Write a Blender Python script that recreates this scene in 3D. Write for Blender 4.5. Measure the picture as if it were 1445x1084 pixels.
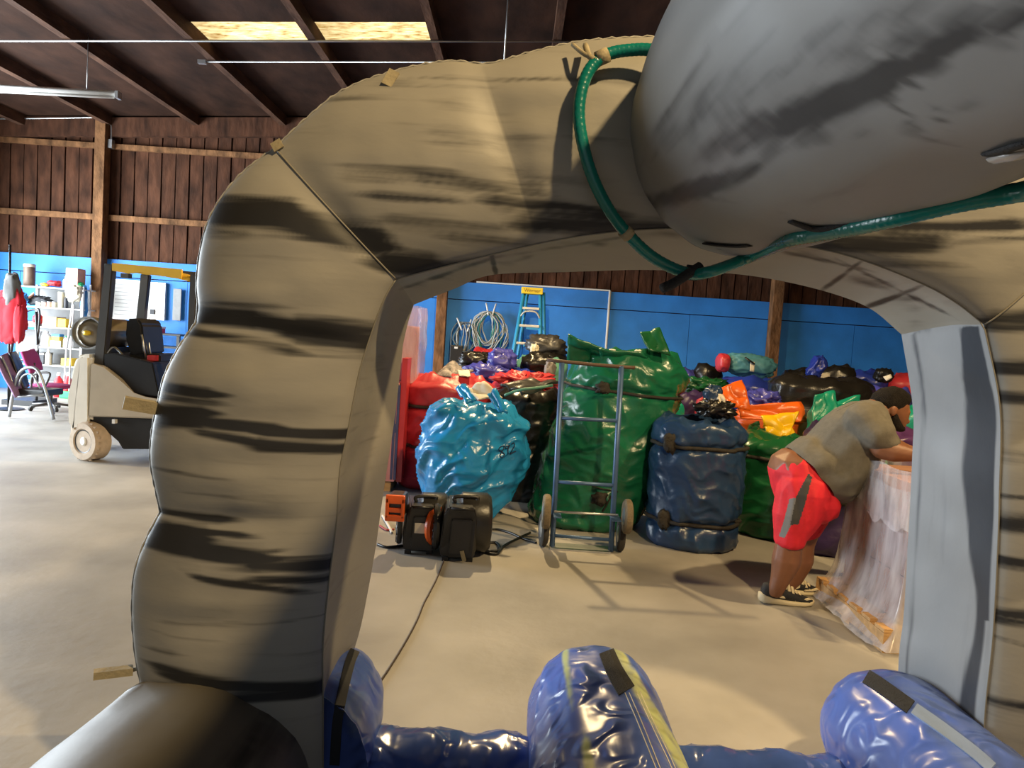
import bpy, bmesh, math, random
from mathutils import Vector, Matrix, noise
from mathutils.bvhtree import BVHTree
random.seed(7)
for o in list(bpy.data.objects): bpy.data.objects.remove(o)
S = bpy.context.scene
C = S.collection
PI = math.pi
# ------------------------------------------------------------------ camera
FPX, CX, CY, HC = 1050.0, 722.5, 542.0, 1.5
PITCH = math.atan(65/FPX); ROLL = 0.065
fw = Vector((0, math.cos(PITCH), -math.sin(PITCH)))
r0 = Vector((1, 0, 0)); u0 = Vector((0, math.sin(PITCH), math.cos(PITCH)))
rt = r0*math.cos(ROLL) + u0*math.sin(ROLL)
up = -r0*math.sin(ROLL) + u0*math.cos(ROLL)
CAM = Vector((0, 0, HC))
cd = bpy.data.cameras.new('camera'); cam = bpy.data.objects.new('camera', cd); C.objects.link(cam)
cd.sensor_width = 36; cd.lens = FPX/1445*36; cd.clip_start = .02; cd.clip_end = 200
M = Matrix((rt, up, -fw)).transposed().to_4x4(); M.translation = CAM
cam.matrix_world = M
S.camera = cam
def ray(px, py): return (fw + rt*((px-CX)/FPX) + up*((CY-py)/FPX))
def P(px, py, Y): d = ray(px, py); return CAM + d*(Y/d.y)          # point at depth Y
def F(px, py, z=0.0): d = ray(px, py); return CAM + d*((z-HC)/d.z)  # point on a level
def proj(v):
    d = v-CAM; k = d.dot(fw); return (CX+FPX*d.dot(rt)/k, CY-FPX*d.dot(up)/k)
# ------------------------------------------------------------------ light
S.view_settings.view_transform = 'Standard'; S.view_settings.look = 'None'
S.view_settings.gamma = 1; S.view_settings.use_curve_mapping = False
S.view_settings.exposure = 0.0
w = bpy.data.worlds.new('sky'); S.world = w; w.use_nodes = True
w.node_tree.nodes['Background'].inputs[0].default_value = (.80, .90, 1, 1)
w.node_tree.nodes['Background'].inputs[1].default_value = .42
def area(name, loc, target, sx, sy, power, col):
    l = bpy.data.lights.new(name, 'AREA'); l.shape = 'RECTANGLE'; l.size = sx; l.size_y = sy
    l.energy = power; l.color = col
    o = bpy.data.objects.new(name, l); C.objects.link(o); o.location = loc
    o.rotation_euler = (Vector(target)-Vector(loc)).to_track_quat('-Z', 'Y').to_euler()
    return o
area('daylight_side_door', (-9.6, 8.6, 1.75), (0, 8.6, 1.2), 7.4, 3.3, 1800, (.84, .93, 1))
# lamps under the roof: (x, y, z, power, radius)
LAMPS = [(-.3, 8.0, 4.1, 750, .16), (1.9, -.3, 4.9, 1050, .3), (3.9, 3.3, 5.0, 850, .25)]
WARM = (1, .72, .36)
# ------------------------------------------------------------------ helpers
def pv(o, p):
    if p is not None:
        o.parent = p
        if p.type == 'EMPTY' and p.get('_loc') is not None:
            o.matrix_parent_inverse = Matrix.Translation(-Vector(p['_loc']))
def link(name, me, m=None, parent=None, smooth=False):
    o = bpy.data.objects.new(name, me); C.objects.link(o)
    if m is not None and len(me.materials) == 0: me.materials.append(m)
    if smooth:
        for p in me.polygons: p.use_smooth = True
    pv(o, parent); return o
def tag(o, label, cat, group=None, kind=None):
    o['label'] = label; o['category'] = cat
    if group: o['group'] = group
    if kind: o['kind'] = kind
    return o
def thing(name, loc, label, cat, group=None):
    o = bpy.data.objects.new(name, None); C.objects.link(o); o.location = loc; o['_loc'] = list(loc)
    o.empty_display_size = .1
    return tag(o, label, cat, group)
def struct(o): o['kind'] = 'structure'; return o
def mesh(name, vs, fs):
    me = bpy.data.meshes.new(name); me.from_pydata([tuple(v) for v in vs], [], fs); me.update(); return me
def bm_mesh(name, bm):
    bmesh.ops.recalc_face_normals(bm, faces=bm.faces)
    me = bpy.data.meshes.new(name); bm.to_mesh(me); bm.free(); return me
def bbox(bm, lo, hi, rot=None, bev=0, piv=None):
    lo = Vector(lo); hi = Vector(hi); c = (lo+hi)/2; s = hi-lo
    r = bmesh.ops.create_cube(bm, size=1); vs = r['verts']
    for v in vs: v.co = Vector((v.co.x*s.x, v.co.y*s.y, v.co.z*s.z))
    if bev:
        es = list({e for v in vs for e in v.link_edges})
        g = bmesh.ops.bevel(bm, geom=es, offset=bev, segments=2, affect='EDGES', profile=.6)
        vs = list({v for f in g['faces'] for v in f.verts} | {v for v in vs if v.is_valid})
    for v in vs:
        if rot is not None:
            p = Vector(piv) if piv is not None else c
            v.co = rot @ (v.co + c - p) + p
        else: v.co += c
def box(name, lo, hi, m, parent=None, rot=None, bev=0, piv=None):
    bm = bmesh.new(); bbox(bm, lo, hi, rot, bev, piv)
    return link(name, bm_mesh(name, bm), m, parent)
def boxes(name, lst, m, parent=None, bev=0):
    bm = bmesh.new()
    for lo, hi in lst: bbox(bm, lo, hi, None, bev)
    return link(name, bm_mesh(name, bm), m, parent)
def spline(pts, n):
    pts = [Vector(p) for p in pts]; out = []
    k = len(pts)-1
    for i in range(n+1):
        t = i/n*k; a = min(int(t), k-1); u = t-a
        p1, p2 = pts[a], pts[a+1]
        p0 = pts[a-1] if a > 0 else p1*2-p2
        p3 = pts[a+2] if a+2 <= k else p2*2-p1
        out.append(.5*((2*p1)+(p2-p0)*u+(2*p0-5*p1+4*p2-p3)*u*u+(3*p1-p0-3*p2+p3)*u**3))
    return out
def tube_geo(pts, rad, seg=8, flat=1.0, closed=False):
    vs, fs = [], []; n = len(pts); prev = None
    for i, p in enumerate(pts):
        if closed: t = pts[(i+1) % n]-pts[i-1]
        else: t = pts[min(i+1, n-1)]-pts[max(i-1, 0)]
        t = t.normalized() if t.length > 1e-9 else Vector((0, 0, 1))
        if prev is None:
            a = Vector((0, 0, 1)) if abs(t.z) < .9 else Vector((0, 1, 0))
        else: a = prev
        b = t.cross(a)
        if b.length < 1e-6: b = t.cross(Vector((1, 0, 0)))
        b.normalize(); a = b.cross(t).normalized(); prev = a
        r = rad(i/(n-1)) if callable(rad) else rad
        for k in range(seg):
            th = 2*PI*k/seg; vs.append(p+a*(r*flat*math.cos(th))+b*(r*math.sin(th)))
    m = n if closed else n-1
    for i in range(m):
        for k in range(seg):
            fs.append((i*seg+k, i*seg+(k+1) % seg, ((i+1) % n)*seg+(k+1) % seg, ((i+1) % n)*seg+k))
    if not closed:
        fs.append(tuple(range(seg-1, -1, -1))); fs.append(tuple((n-1)*seg+k for k in range(seg)))
    return vs, fs
def tube(name, pts, rad, m, parent=None, seg=8, n=None, flat=1.0, closed=False):
    pts = [Vector(p) for p in pts]
    if n: pts = spline(pts, n)
    vs, fs = tube_geo(pts, rad, seg, flat, closed)
    return link(name, mesh(name, vs, fs), m, parent, True)
def tubes(name, lines, rad, m, parent=None, seg=6, n=None):
    V, Fs = [], []
    for pts in lines:
        pts = [Vector(p) for p in pts]
        if n: pts = spline(pts, n)
        vs, fs = tube_geo(pts, rad, seg); k = len(V)
        V += vs; Fs += [tuple(i+k for i in f) for f in fs]
    return link(name, mesh(name, V, Fs), m, parent, True)
def lathe(name, prof, c, axis, m, parent=None, seg=28, cap=True):
    # prof: list of (radius, along) about axis through c
    axis = Vector(axis).normalized(); q = axis.to_track_quat('Z', 'Y'); c = Vector(c)
    vs, fs = [], []
    for r, h in prof:
        for k in range(seg):
            th = 2*PI*k/seg; vs.append(c + q @ Vector((r*math.cos(th), r*math.sin(th), h)))
    for i in range(len(prof)-1):
        for k in range(seg):
            fs.append((i*seg+k, i*seg+(k+1) % seg, (i+1)*seg+(k+1) % seg, (i+1)*seg+k))
    if cap: fs.append(tuple(range(seg-1, -1, -1))); fs.append(tuple((len(prof)-1)*seg+k for k in range(seg)))
    o = link(name, mesh(name, vs, fs), m, parent)
    for p in o.data.polygons: p.use_smooth = len(p.vertices) == 4
    md = o.modifiers.new('e', 'EDGE_SPLIT'); md.split_angle = math.radians(40)
    return o
def prism(name, poly, d, m, parent=None, bev=0, vec=None):
    # poly: list of points (Vector) in a plane, extruded by vector d
    bm = bmesh.new(); d = Vector(d)
    a = [bm.verts.new(Vector(p)) for p in poly]; b = [bm.verts.new(Vector(p)+d) for p in poly]
    bm.faces.new(a); bm.faces.new(list(reversed(b))); n = len(a)
    for i in range(n): bm.faces.new((a[i], b[i], b[(i+1) % n], a[(i+1) % n]))
    if bev: bmesh.ops.bevel(bm, geom=list(bm.edges), offset=bev, segments=2, affect='EDGES')
    return link(name, bm_mesh(name, bm), m, parent)
def hit(o, px, py, off=0.0):
    key = o.name
    if key not in BV:
        me = o.data; mw = Matrix.Identity(4) if o.parent is None else Matrix.Identity(4)
        BV[key] = BVHTree.FromPolygons([v.co.copy() for v in me.vertices], [tuple(p.vertices) for p in me.polygons])
    d = ray(px, py).normalized(); loc, nor, idx, dist = BV[key].ray_cast(CAM, d)
    if loc is None: return None
    return loc - d*off
BV = {}
def nz(v, f=1.0, s=0.0): return noise.noise(Vector((v[0]*f+s, v[1]*f+s*1.7, v[2]*f-s)))
def ridge(v, f, s=0.0): return 1-abs(nz(v, f, s))*2
# ------------------------------------------------------------------ materials
def mat(name, col, rough=.6, metal=0, var=.12, vs=6.0, bump=0, bs=20.0, spec=.5, emit=None, stretch=None, col2=None, ink=None, alpha=1, crinkle=0, cs=5.0, coat=0, sheen=0, inkmap=(2.4, 2.4, 38)):
    m = bpy.data.materials.new(name); m.use_nodes = True; nt = m.node_tree; N = nt.nodes; L = nt.links
    b = N['Principled BSDF']; b.inputs['Roughness'].default_value = rough; b.inputs['Metallic'].default_value = metal
    b.inputs['Specular IOR Level'].default_value = spec; b.inputs['Coat Weight'].default_value = coat
    b.inputs['Sheen Weight'].default_value = sheen
    tc = N.new('ShaderNodeTexCoord'); mp = N.new('ShaderNodeMapping')
    g = N.new('ShaderNodeNewGeometry'); L.new(g.outputs['Position'], mp.inputs[0])
    if stretch: mp.inputs['Scale'].default_value = stretch
    nx = N.new('ShaderNodeTexNoise'); nx.inputs['Scale'].default_value = vs; nx.inputs['Detail'].default_value = 6
    L.new(mp.outputs[0], nx.inputs['Vector'])
    rp = N.new('ShaderNodeValToRGB'); c = Vector(col)
    lo = c*(1-var); hi = c*(1+var) if col2 is None else Vector(col2)
    rp.color_ramp.elements[0].position = .3; rp.color_ramp.elements[1].position = .7
    rp.color_ramp.elements[0].color = (*lo, 1); rp.color_ramp.elements[1].color = (*[min(x, 1) for x in hi], 1)
    L.new(nx.outputs['Fac'], rp.inputs[0]); out = rp.outputs[0]
    if ink is not None:
        at = N.new('ShaderNodeAttribute'); at.attribute_name = 'ink'
        mx = N.new('ShaderNodeMix'); mx.data_type = 'RGBA'
        mp2 = N.new('ShaderNodeMapping'); mp2.inputs['Scale'].default_value = inkmap; L.new(g.outputs['Position'], mp2.inputs[0])
        nk = N.new('ShaderNodeTexNoise'); nk.inputs['Scale'].default_value = 1.0; nk.inputs['Detail'].default_value = 3; L.new(mp2.outputs[0], nk.inputs['Vector'])
        ma = N.new('ShaderNodeMath'); ma.operation = 'MULTIPLY_ADD'; L.new(nk.outputs['Fac'], ma.inputs[0]); ma.inputs[1].default_value = 1.2; ma.inputs[2].default_value = -.6
        mb = N.new('ShaderNodeMath'); mb.operation = 'ADD'; L.new(ma.outputs[0], mb.inputs[0]); L.new(at.outputs['Fac'], mb.inputs[1])
        mk_ = N.new('ShaderNodeMapRange'); mk_.interpolation_type = 'SMOOTHSTEP'; mk_.inputs[1].default_value = .08; mk_.inputs[2].default_value = .80; L.new(mb.outputs[0], mk_.inputs[0])
        L.new(mk_.outputs[0], mx.inputs[0]); L.new(out, mx.inputs[6]); mx.inputs[7].default_value = (*ink, 1)
        out = mx.outputs[2]
    L.new(out, b.inputs['Base Color'])
    if emit:
        L.new(out, b.inputs['Emission Color']); b.inputs['Emission Strength'].default_value = emit
    last = None
    if bump:
        n2 = N.new('ShaderNodeTexNoise'); n2.inputs['Scale'].default_value = bs; n2.inputs['Detail'].default_value = 5
        L.new(mp.outputs[0], n2.inputs['Vector'])
        bp = N.new('ShaderNodeBump'); bp.inputs['Strength'].default_value = bump; bp.inputs['Distance'].default_value = .02
        L.new(n2.outputs['Fac'], bp.inputs['Height']); last = bp
    if crinkle:
        n3 = N.new('ShaderNodeTexNoise'); n3.noise_type = 'RIDGED_MULTIFRACTAL'; n3.inputs['Scale'].default_value = cs
        n3.inputs['Detail'].default_value = 3; n3.inputs['Distortion'].default_value = .8
        L.new(mp.outputs[0], n3.inputs['Vector'])
        bp = N.new('ShaderNodeBump'); bp.inputs['Strength'].default_value = crinkle; bp.inputs['Distance'].default_value = .03
        L.new(n3.outputs['Fac'], bp.inputs['Height'])
        if last: L.new(last.outputs[0], bp.inputs['Normal'])
        last = bp
    if last: L.new(last.outputs[0], b.inputs['Normal'])
    if alpha < 1: b.inputs['Alpha'].default_value = alpha
    return m
def vinyl(name, col, rough=.32, crinkle=.35, cs=5.0): return mat(name, col, rough, 0, .14, 3.0, .08, 60, .5, crinkle=crinkle, cs=cs)
def pol(h): h = h.lstrip('#'); return tuple(((int(h[i:i+2], 16)/255) ** 2.2) for i in (0, 2, 4))
m_floor = mat('concrete', (.345, .325, .29), .5, 0, .24, 1.3, .10, 14, .4)
m_brown = mat('rusty_board', (.066, .026, .013), .85, 0, .55, 7, .9, 12, .2, stretch=(1, 1, .35))
m_beam = mat('rusty_beam', (.18, .085, .036), .8, 0, .5, 8, .7, 22, .2, stretch=(1, 1, .5))
m_roof = mat('roof_deck', (.032, .014, .008), .9, 0, .5, 2.6, .35, 9, .15, stretch=(1, .5, 1))
m_purlin = mat('purlin_wood', (.075, .036, .021), .8, 0, .5, 6, .5, 20, .2, stretch=(1, .3, 1))
m_blue = mat('blue_plywood', (.026, .215, .68), .55, 0, .16, 2.0, .1, 30, .4)
m_white = mat('white_paint', (.72, .71, .68), .5, 0, .06)
m_steel = mat('galvanized', (.55, .56, .56), .35, .9, .1)
m_black = mat('black_plastic', (.012, .012, .013), .38, 0, .2, bump=.05, bs=80)
m_rubber = mat('rubber', (.020, .019, .018), .75, 0, .2)
m_lamp = mat('lamp_glow', (1, .85, .6), .5, 0, 0, emit=6)
m_sky = mat('amber_skylight', (.62, .34, .06), .5, 0, .5, 9, emit=1.15, stretch=(.7, 4, 1), col2=(1, .84, .45))
GREY = (.285, .268, .228); INK = (.022, .021, .020)
m_arch = mat('printed_grey_vinyl', GREY, .50, 0, .10, 2.0, .12, 7, .35, ink=INK, stretch=(1, 1, 2.2))
m_tube = mat('printed_grey_tube', (.235, .235, .232), .5, 0, .10, 2.0, .10, 6, .3, ink=(.055, .055, .058), inkmap=(15, 1.6, 15))
m_reveal = mat('reveal_vinyl', (.25, .255, .26), .46, 0, .08, 3, .1, 9, .4, ink=(.022, .026, .036), inkmap=(26, 14, 1.2))
m_tan = mat('tan_webbing', (.30, .25, .15), .8, 0, .15, 20, .2, 90)
m_velcro = mat('black_velcro', (.016, .016, .017), .9, 0, .3, 60, .4, 200)
m_bluev = mat('blue_printed_vinyl', (.075, .130, .42), .30, 0, .30, 4, 0, 20, .45, ink=(.50, .55, .26), inkmap=(9, 1.5, 9), crinkle=.9, cs=9)
m_bluev2 = mat('blue_crinkled_vinyl', (.055, .11, .38), .2, 0, .3, 4, 0, 20, .5, crinkle=.9, cs=8)
m_archd = mat('shaded_taupe_vinyl', (.115, .104, .084), .5, 0, .12, 3, .12, 7, .35, ink=INK, inkmap=(20, 2, 20))  # left floor tube: its shade is put into this darker vinyl colour
m_hose = mat('teal_hose', (.004, .150, .128), .25, 0, .12, 9, .1, 60, .5)
# ================================================================== STRUCTURE
YW = 13.5
XL, XR, YB = -9.7, 11.5, -7.0
def zr(x): return 5.05 + .062*(x+5.7)             # roof underside
fl = struct(box('floor', (XL, YB, -.12), (XR, YW+.2, 0), m_floor))
wb = struct(box('wall_back', (XL, YW+.06, 0), (XR, YW+.2, 6.3), m_brown))
def P13(px, py): return P(px, py, 13.35)
# vertical rusty boards above the blue panels
bm = bmesh.new(); bbox(bm, (-.112, -.022, 0), (.112, .022, 1))
for f in list(bm.faces):
    pass
bmesh.ops.subdivide_edges(bm, edges=[e for e in bm.edges if abs(e.verts[0].co.z-e.verts[1].co.z) > .5], cuts=3)
for v in bm.verts:
    v.co.y += .006*math.sin(v.co.z*9+v.co.x*20); v.co.x += .004*math.sin(v.co.z*7)
bme = bm_mesh('board', bm); bme.materials.append(m_brown)
ZB = 2.40
nb = 0; x = XL+.12
while x < XR:
    o = bpy.data.objects.new('board', bme); C.objects.link(o); o.parent = wb
    o.location = (x, YW+.02+random.uniform(-.018, .012), ZB-.06); o.scale = (1, 1, zr(x)-ZB+.02)
    o.rotation_euler = (0, 0, random.uniform(-.05, .05)); x += .247
# blue plywood: lower sheets and a top strip
posts = [P13(143, 300).x, P13(622, 460).x, P13(1093, 450).x]
d6 = posts[2]-posts[1]; posts = [posts[0]-d6] + posts + [posts[2]+d6]
sh = None
x = XL; k = 0
edges = []
for a, b in zip([XL]+posts, posts+[XR]):
    n = max(1, round((b-a)/1.5)); edges += [(a+(b-a)*i/n, a+(b-a)*(i+1)/n) for i in range(n)]
for a, b in edges:
    box('blue_panel', (a+.004, YW-.045, 0), (b-.004, YW-.02, 2.12), m_blue, wb)
for a, b in zip([XL]+posts, posts+[XR]):
    box('blue_top_strip', (a+.01, YW-.062, 2.135), (b-.01, YW-.02, 2.44), m_blue, wb)
box('metal_cap_strip', (P(672, 402, 13.4).x, YW-.08, 2.445), (P(862, 402, 13.4).x, YW-.02, 2.47), m_white, wb)
a = P(861, 412, 13.4)
tube('conduit', [(a.x, YW-.08, 2.45), (a.x, YW-.08, 1.0)], .022, m_white, wb)
for i, xp in enumerate(posts):
    struct(box('trim_%d' % (i+1), (xp-.09, YW-.27, 0), (xp+.09, YW-.07, zr(xp)-.02), m_beam, bev=.008))
for z0, z1 in ((3.12, 3.22), (4.38, 4.47)):
    for a, b in zip([XL]+posts, posts+[XR]):
        box('girt', (a+.1, YW-.10, z0), (b-.1, YW-.02, z1), m_beam, wb)
for a, b in zip([XL]+posts, posts+[XR]):
    za, zb = zr(a), zr(b)
    prism('eave_beam', [(a+.09, YW-.16, za-.36), (b-.09, YW-.16, zb-.36), (b-.09, YW-.16, zb-.03), (a+.09, YW-.16, za-.03)], (0, .12, 0), m_brown, wb)
# roof deck with purlins; openings hold skylights
def roof_slab(name, x0, x1, y0, y1, m, parent, t=.05, dz=0):
    return prism(name, [(x0, y0, zr(x0)+dz), (x1, y0, zr(x1)+dz), (x1, y0, zr(x1)+t+dz), (x0, y0, zr(x0)+t+dz)], (0, y1-y0, 0), m, parent)
PX = [P13(277, 167).x + 1.535*k for k in range(-4, 12)]
SKY = [k for k in range(16) if P(310, 40, 9.2).x-1.2 < PX[k] < P(540, 40, 9.2).x]
SKY = [min(range(16), key=lambda k: abs(PX[k]-P(452, 40, 9.2).x))]; SKY = [SKY[0]-1, SKY[0]]
YS0, YS1 = P(450, 31, 9).y, 0
def yroof(px, py):
    # depth at which the ray meets the roof plane
    d = ray(px, py); t = (5.05+.062*5.7-HC)/(d.z-.062*d.x); return CAM+d*t
YS0 = yroof(450, 31).y; YS1 = yroof(450, 58).y
ce = struct(roof_slab('ceiling', XL, XR, YB, YS0, m_roof, None))
for x0, x1 in ((XL, PX[SKY[0]]+.03), (PX[SKY[1]+1]-.03, XR)): roof_slab('deck_panel', x0, x1, YS0, YS1, m_roof, ce)
roof_slab('deck_panel', XL, XR, YS1, YW+.2, m_roof, ce)
for k in SKY:
    # corrugated amber sheets
    x0, x1 = PX[k]+.02, PX[k+1]-.02; vs, fs = [], []
    n = 60
    for i in range(n+1):
        y = YS0+(YS1-YS0)*i/n
        for x in (x0, x1): vs.append((x, y, zr(x)+.02+.015*math.sin(i*1.3)))
    for i in range(n): fs.append((2*i, 2*i+1, 2*i+3, 2*i+2))
    o = link('skylight_panel', mesh('skylight_panel', vs, fs), m_sky, ce, True)
for xk in PX:
    if XL < xk < XR:
        prism('purlin', [(xk-.05, YB, zr(xk-.05)-.17), (xk+.05, YB, zr(xk+.05)-.17), (xk+.05, YB, zr(xk+.05)+.01), (xk-.05, YB, zr(xk-.05)+.01)], (0, YW-YB, 0), m_purlin, ce)
# outer skin of the roof above the deck keeps the sky out
def rp(px, py, dz=-.2): v = yroof(px, py); v.z += dz; return v
def conduit_line(pts, r=.013): return tube('conduit', pts, r, m_steel, ce)
a = yroof(300, 36).y
conduit_line([(-9.5, a, zr(-9.5)-.19), (1.6, a, zr(1.6)-.19)])
a = yroof(450, 67).y; x0 = yroof(285, 65).x; x1 = yroof(640, 72).x
conduit_line([(x0, a, zr(x0)-.19), (6, a, zr(6)-.19)], .012)
for xx in (x0, x1): box('junction_box', (xx-.06, a-.03, zr(xx)-.22), (xx+.05, a+.03, zr(xx)-.17), m_steel, ce)
tube('wall_conduit', [P13(-20, 168), P13(60, 167), P13(140, 166), P13(153, 169), P13(157, 178), P13(157, 203)], .016, m_steel, wb, n=30)
box('switch_box', P13(154, 207)-Vector((0, .05, .03)), P13(160, 200)+Vector((0, .05, .03)), m_steel, wb)
# side walls, the left one with the big daylight doorway
wl = struct(boxes('wall_left', [((XL-.15, YB, 0), (XL, 4.8, 5.0)), ((XL-.15, 12.4, 0), (XL, YW+.2, 5.0)), ((XL-.15, 4.8, 3.5), (XL, 12.4, 5.0))], m_brown))
wr = struct(box('wall_right', (XR, YB, 0), (XR+.15, YW+.2, 6.3), m_brown))
# lamps
for i, (x, y, z, pw, rad) in enumerate(LAMPS):
    t = thing('high_bay_lamp', (x, y, z), ['bell-shaped high bay lamp over the bag pile, hidden behind the arch', 'bell-shaped high bay lamp hanging above and behind the viewer', 'bell-shaped high bay lamp above the wrapped pallet, outside the view'][i], 'lamp')
    lathe('lamp_shade', [(.05, .26), (.09, .25), (.16, .16), (.24, .02), (.25, 0), (.235, .015), (.15, .15), (.03, .2)], (x, y, z-.02), (0, 0, 1), m_steel, t)
    lathe('bulb', [(.03, .1), (.07, .06), (.075, .02), (.05, -.01), (.01, -.02)], (x, y, z+.05), (0, 0, 1), m_lamp, t)
    tube('hanger', [(x, y, z+.22), (x, y, zr(x)+.0)], .01, m_steel, t)
    l = bpy.data.lights.new('lamp_light', 'SPOT'); l.energy = pw; l.color = WARM; l.shadow_soft_size = rad*.35
    l.spot_size = math.radians(165); l.spot_blend = .4
    lo = bpy.data.objects.new('lamp_light', l); C.objects.link(lo); lo.location = (x, y, z-.06)
    pv(lo, t)
#@@PART2
# ================================================================== INFLATABLE ARCH
YF, YK = 2.1, 2.55
arch = thing('inflatable_arch', (.42, 2.3, 0), 'big grey inflatable arch with dark brushed stripes and blue base tubes', 'inflatable')
def res(pts, n):
    q = spline([Vector((p[0], p[1], 0)) for p in pts], len(pts)*12); L = [0]
    for a, b in zip(q, q[1:]): L.append(L[-1]+(b-a).length)
    out = []; j = 0
    for i in range(n+1):
        t = L[-1]*i/n
        while j < len(q)-2 and L[j+1] < t: j += 1
        u = (t-L[j])/max(1e-9, L[j+1]-L[j]); out.append(q[j].lerp(q[j+1], min(max(u, 0), 1)))
    return out
IN = [[(456, 1215), (456, 1001), (456, 910), (464, 823), (471, 768), (476, 728)],
      [(476, 728), (480, 662), (491, 608), (506, 530), (519, 485)],
      [(519, 485), (533, 445), (545, 417), (559, 394)],
      [(559, 394), (620, 378), (700, 358), (790, 338), (880, 326), (960, 322)],
      [(960, 322), (1100, 342), (1200, 362), (1300, 400), (1350, 428), (1388, 458)],
      [(1388, 458), (1411, 575), (1410, 700), (1408, 770), (1401, 900), (1388, 1036), (1385, 1250)]]
OUT = [[(206, 1205), (200, 1000), (197, 960), (190, 920), (186, 860), (190, 805), (206, 760), (226, 722)],
       [(226, 722), (219, 690), (212, 650), (214, 610), (222, 570), (232, 530), (252, 490), (276, 455)],
       [(276, 455), (279, 430), (277, 400), (283, 350), (299, 300), (337, 248), (388, 208)],
       [(388, 208), (434, 165), (484, 127), (552, 101), (630, 86), (690, 89), (750, 73), (820, 58), (900, 52), (1000, 50)],
       [(1000, 50), (1150, 58), (1300, 92), (1420, 140), (1520, 200), (1580, 260)],
       [(1580, 260), (1630, 350), (1660, 450), (1650, 520), (1690, 620), (1680, 700), (1670, 740), (1710, 860), (1700, 960), (1700, 1250)]]
BK = [[(432, 1140), (450, 1020), (486, 958), (502, 910), (513, 867), (529, 780), (535, 738)],
      [(535, 738), (542, 689), (556, 597), (564, 530), (569, 485)],
      [(569, 485), (576, 455), (584, 430)],
      [(584, 430), (640, 408), (695, 388), (800, 384), (900, 381), (970, 383)],
      [(970, 383), (1040, 387), (1110, 398), (1180, 416), (1230, 437), (1272, 472)],
      [(1272, 472), (1288, 575), (1287, 650), (1281, 770), (1275, 870), (1268, 935), (1262, 1110)]]
NS = [130, 120, 100, 210, 140, 200]
KR = 2.1
def chain(L):
    o = []
    for i, seg in enumerate(L):
        r = res(seg, NS[i]); o += r if i == 0 else r[1:]
    return o
ci, co, cb = chain(IN), chain(OUT), chain(BK)
NT = sum(NS)+1
# lobes between the pinched creases
cre = [0, 130, 250, 350, 455, 560, 630, 700, 745, 800, 855, 900]
def lobe(i):
    for a, b in zip(cre, cre[1:]):
        if a <= i <= b: return math.sin(PI*(i-a)/(b-a))
    return 0
# brush strokes printed on the vinyl: (x0,y0,x1,y1,half width,strength)
ST = [(300, 302, 420, 312, 27, 1), (400, 314, 540, 345, 22, .98), (300, 322, 360, 332, 10, .6), (262, 300, 330, 305, 18, .9),
      (545, 372, 610, 376, 14, .95), (600, 378, 680, 372, 8, .7), (255, 440, 370, 450, 14, .95), (350, 446, 450, 466, 12, .9), (430, 468, 530, 480, 22, 1), (260, 464, 420, 492, 8, .7), (270, 430, 400, 436, 6, .5),
      (212, 545, 310, 553, 8, .95), (205, 556, 320, 566, 6, .7), (205, 590, 300, 585, 16, .95), (290, 588, 400, 600, 9, .9), (390, 604, 500, 612, 8, .95), (380, 622, 510, 634, 9, 1), (300, 606, 400, 624, 7, .8),
      (212, 716, 320, 726, 7, .9), (240, 736, 350, 746, 5, .75), (215, 752, 300, 760, 24, 1), (290, 766, 380, 780, 16, 1), (370, 785, 470, 796, 9, .95), (380, 806, 470, 816, 6, .9), (300, 800, 420, 824, 6, .8), (330, 770, 400, 768, 4, .7), (370, 775, 470, 782, 3, .8),
      (200, 655, 330, 668, 3, .4), (280, 690, 450, 705, 3, .35), (250, 866, 470, 866, 3, .4), (230, 904, 260, 906, 4, .6), (240, 930, 460, 965, 9, .85), (260, 956, 450, 972, 8, .9), (260, 850, 420, 870, 2, .4), (250, 880, 440, 900, 2, .3),
      (620, 205, 760, 215, 10, .3), (500, 252, 640, 262, 12, .5), (600, 262, 760, 275, 10, .62), (700, 290, 860, 305, 12, .7), (540, 285, 640, 292, 8, .45), (720, 250, 840, 262, 9, .4), (560, 320, 700, 330, 14, .35), (740, 318, 880, 326, 12, .7), (640, 160, 720, 170, 12, .22), (820, 330, 960, 322, 14, .7), (640, 340, 740, 345, 10, .45),
      (480, 140, 560, 128, 16, .3), (560, 135, 700, 128, 4, .25), (600, 115, 760, 122, 3, .3), (820, 120, 890, 130, 10, .25), (830, 210, 890, 220, 12, .35),
      (1160, 340, 1300, 348, 14, .75), (1240, 330, 1400, 322, 10, .8), (1290, 352, 1445, 340, 6, .5), (1200, 368, 1320, 378, 8, .35),
      (1395, 455, 1560, 450, 16, .9), (1400, 520, 1560, 512, 12, .85), (1400, 560, 1560, 570, 9, .7), (1408, 640, 1560, 640, 10, .5), (1405, 735, 1600, 725, 16, .9), (1400, 790, 1600, 800, 9, .9), (1400, 870, 1600, 850, 12, .85), (1390, 985, 1600, 990, 8, .8), (1395, 700, 1600, 690, 5, .6), (1400, 900, 1600, 915, 5, .6)]
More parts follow.
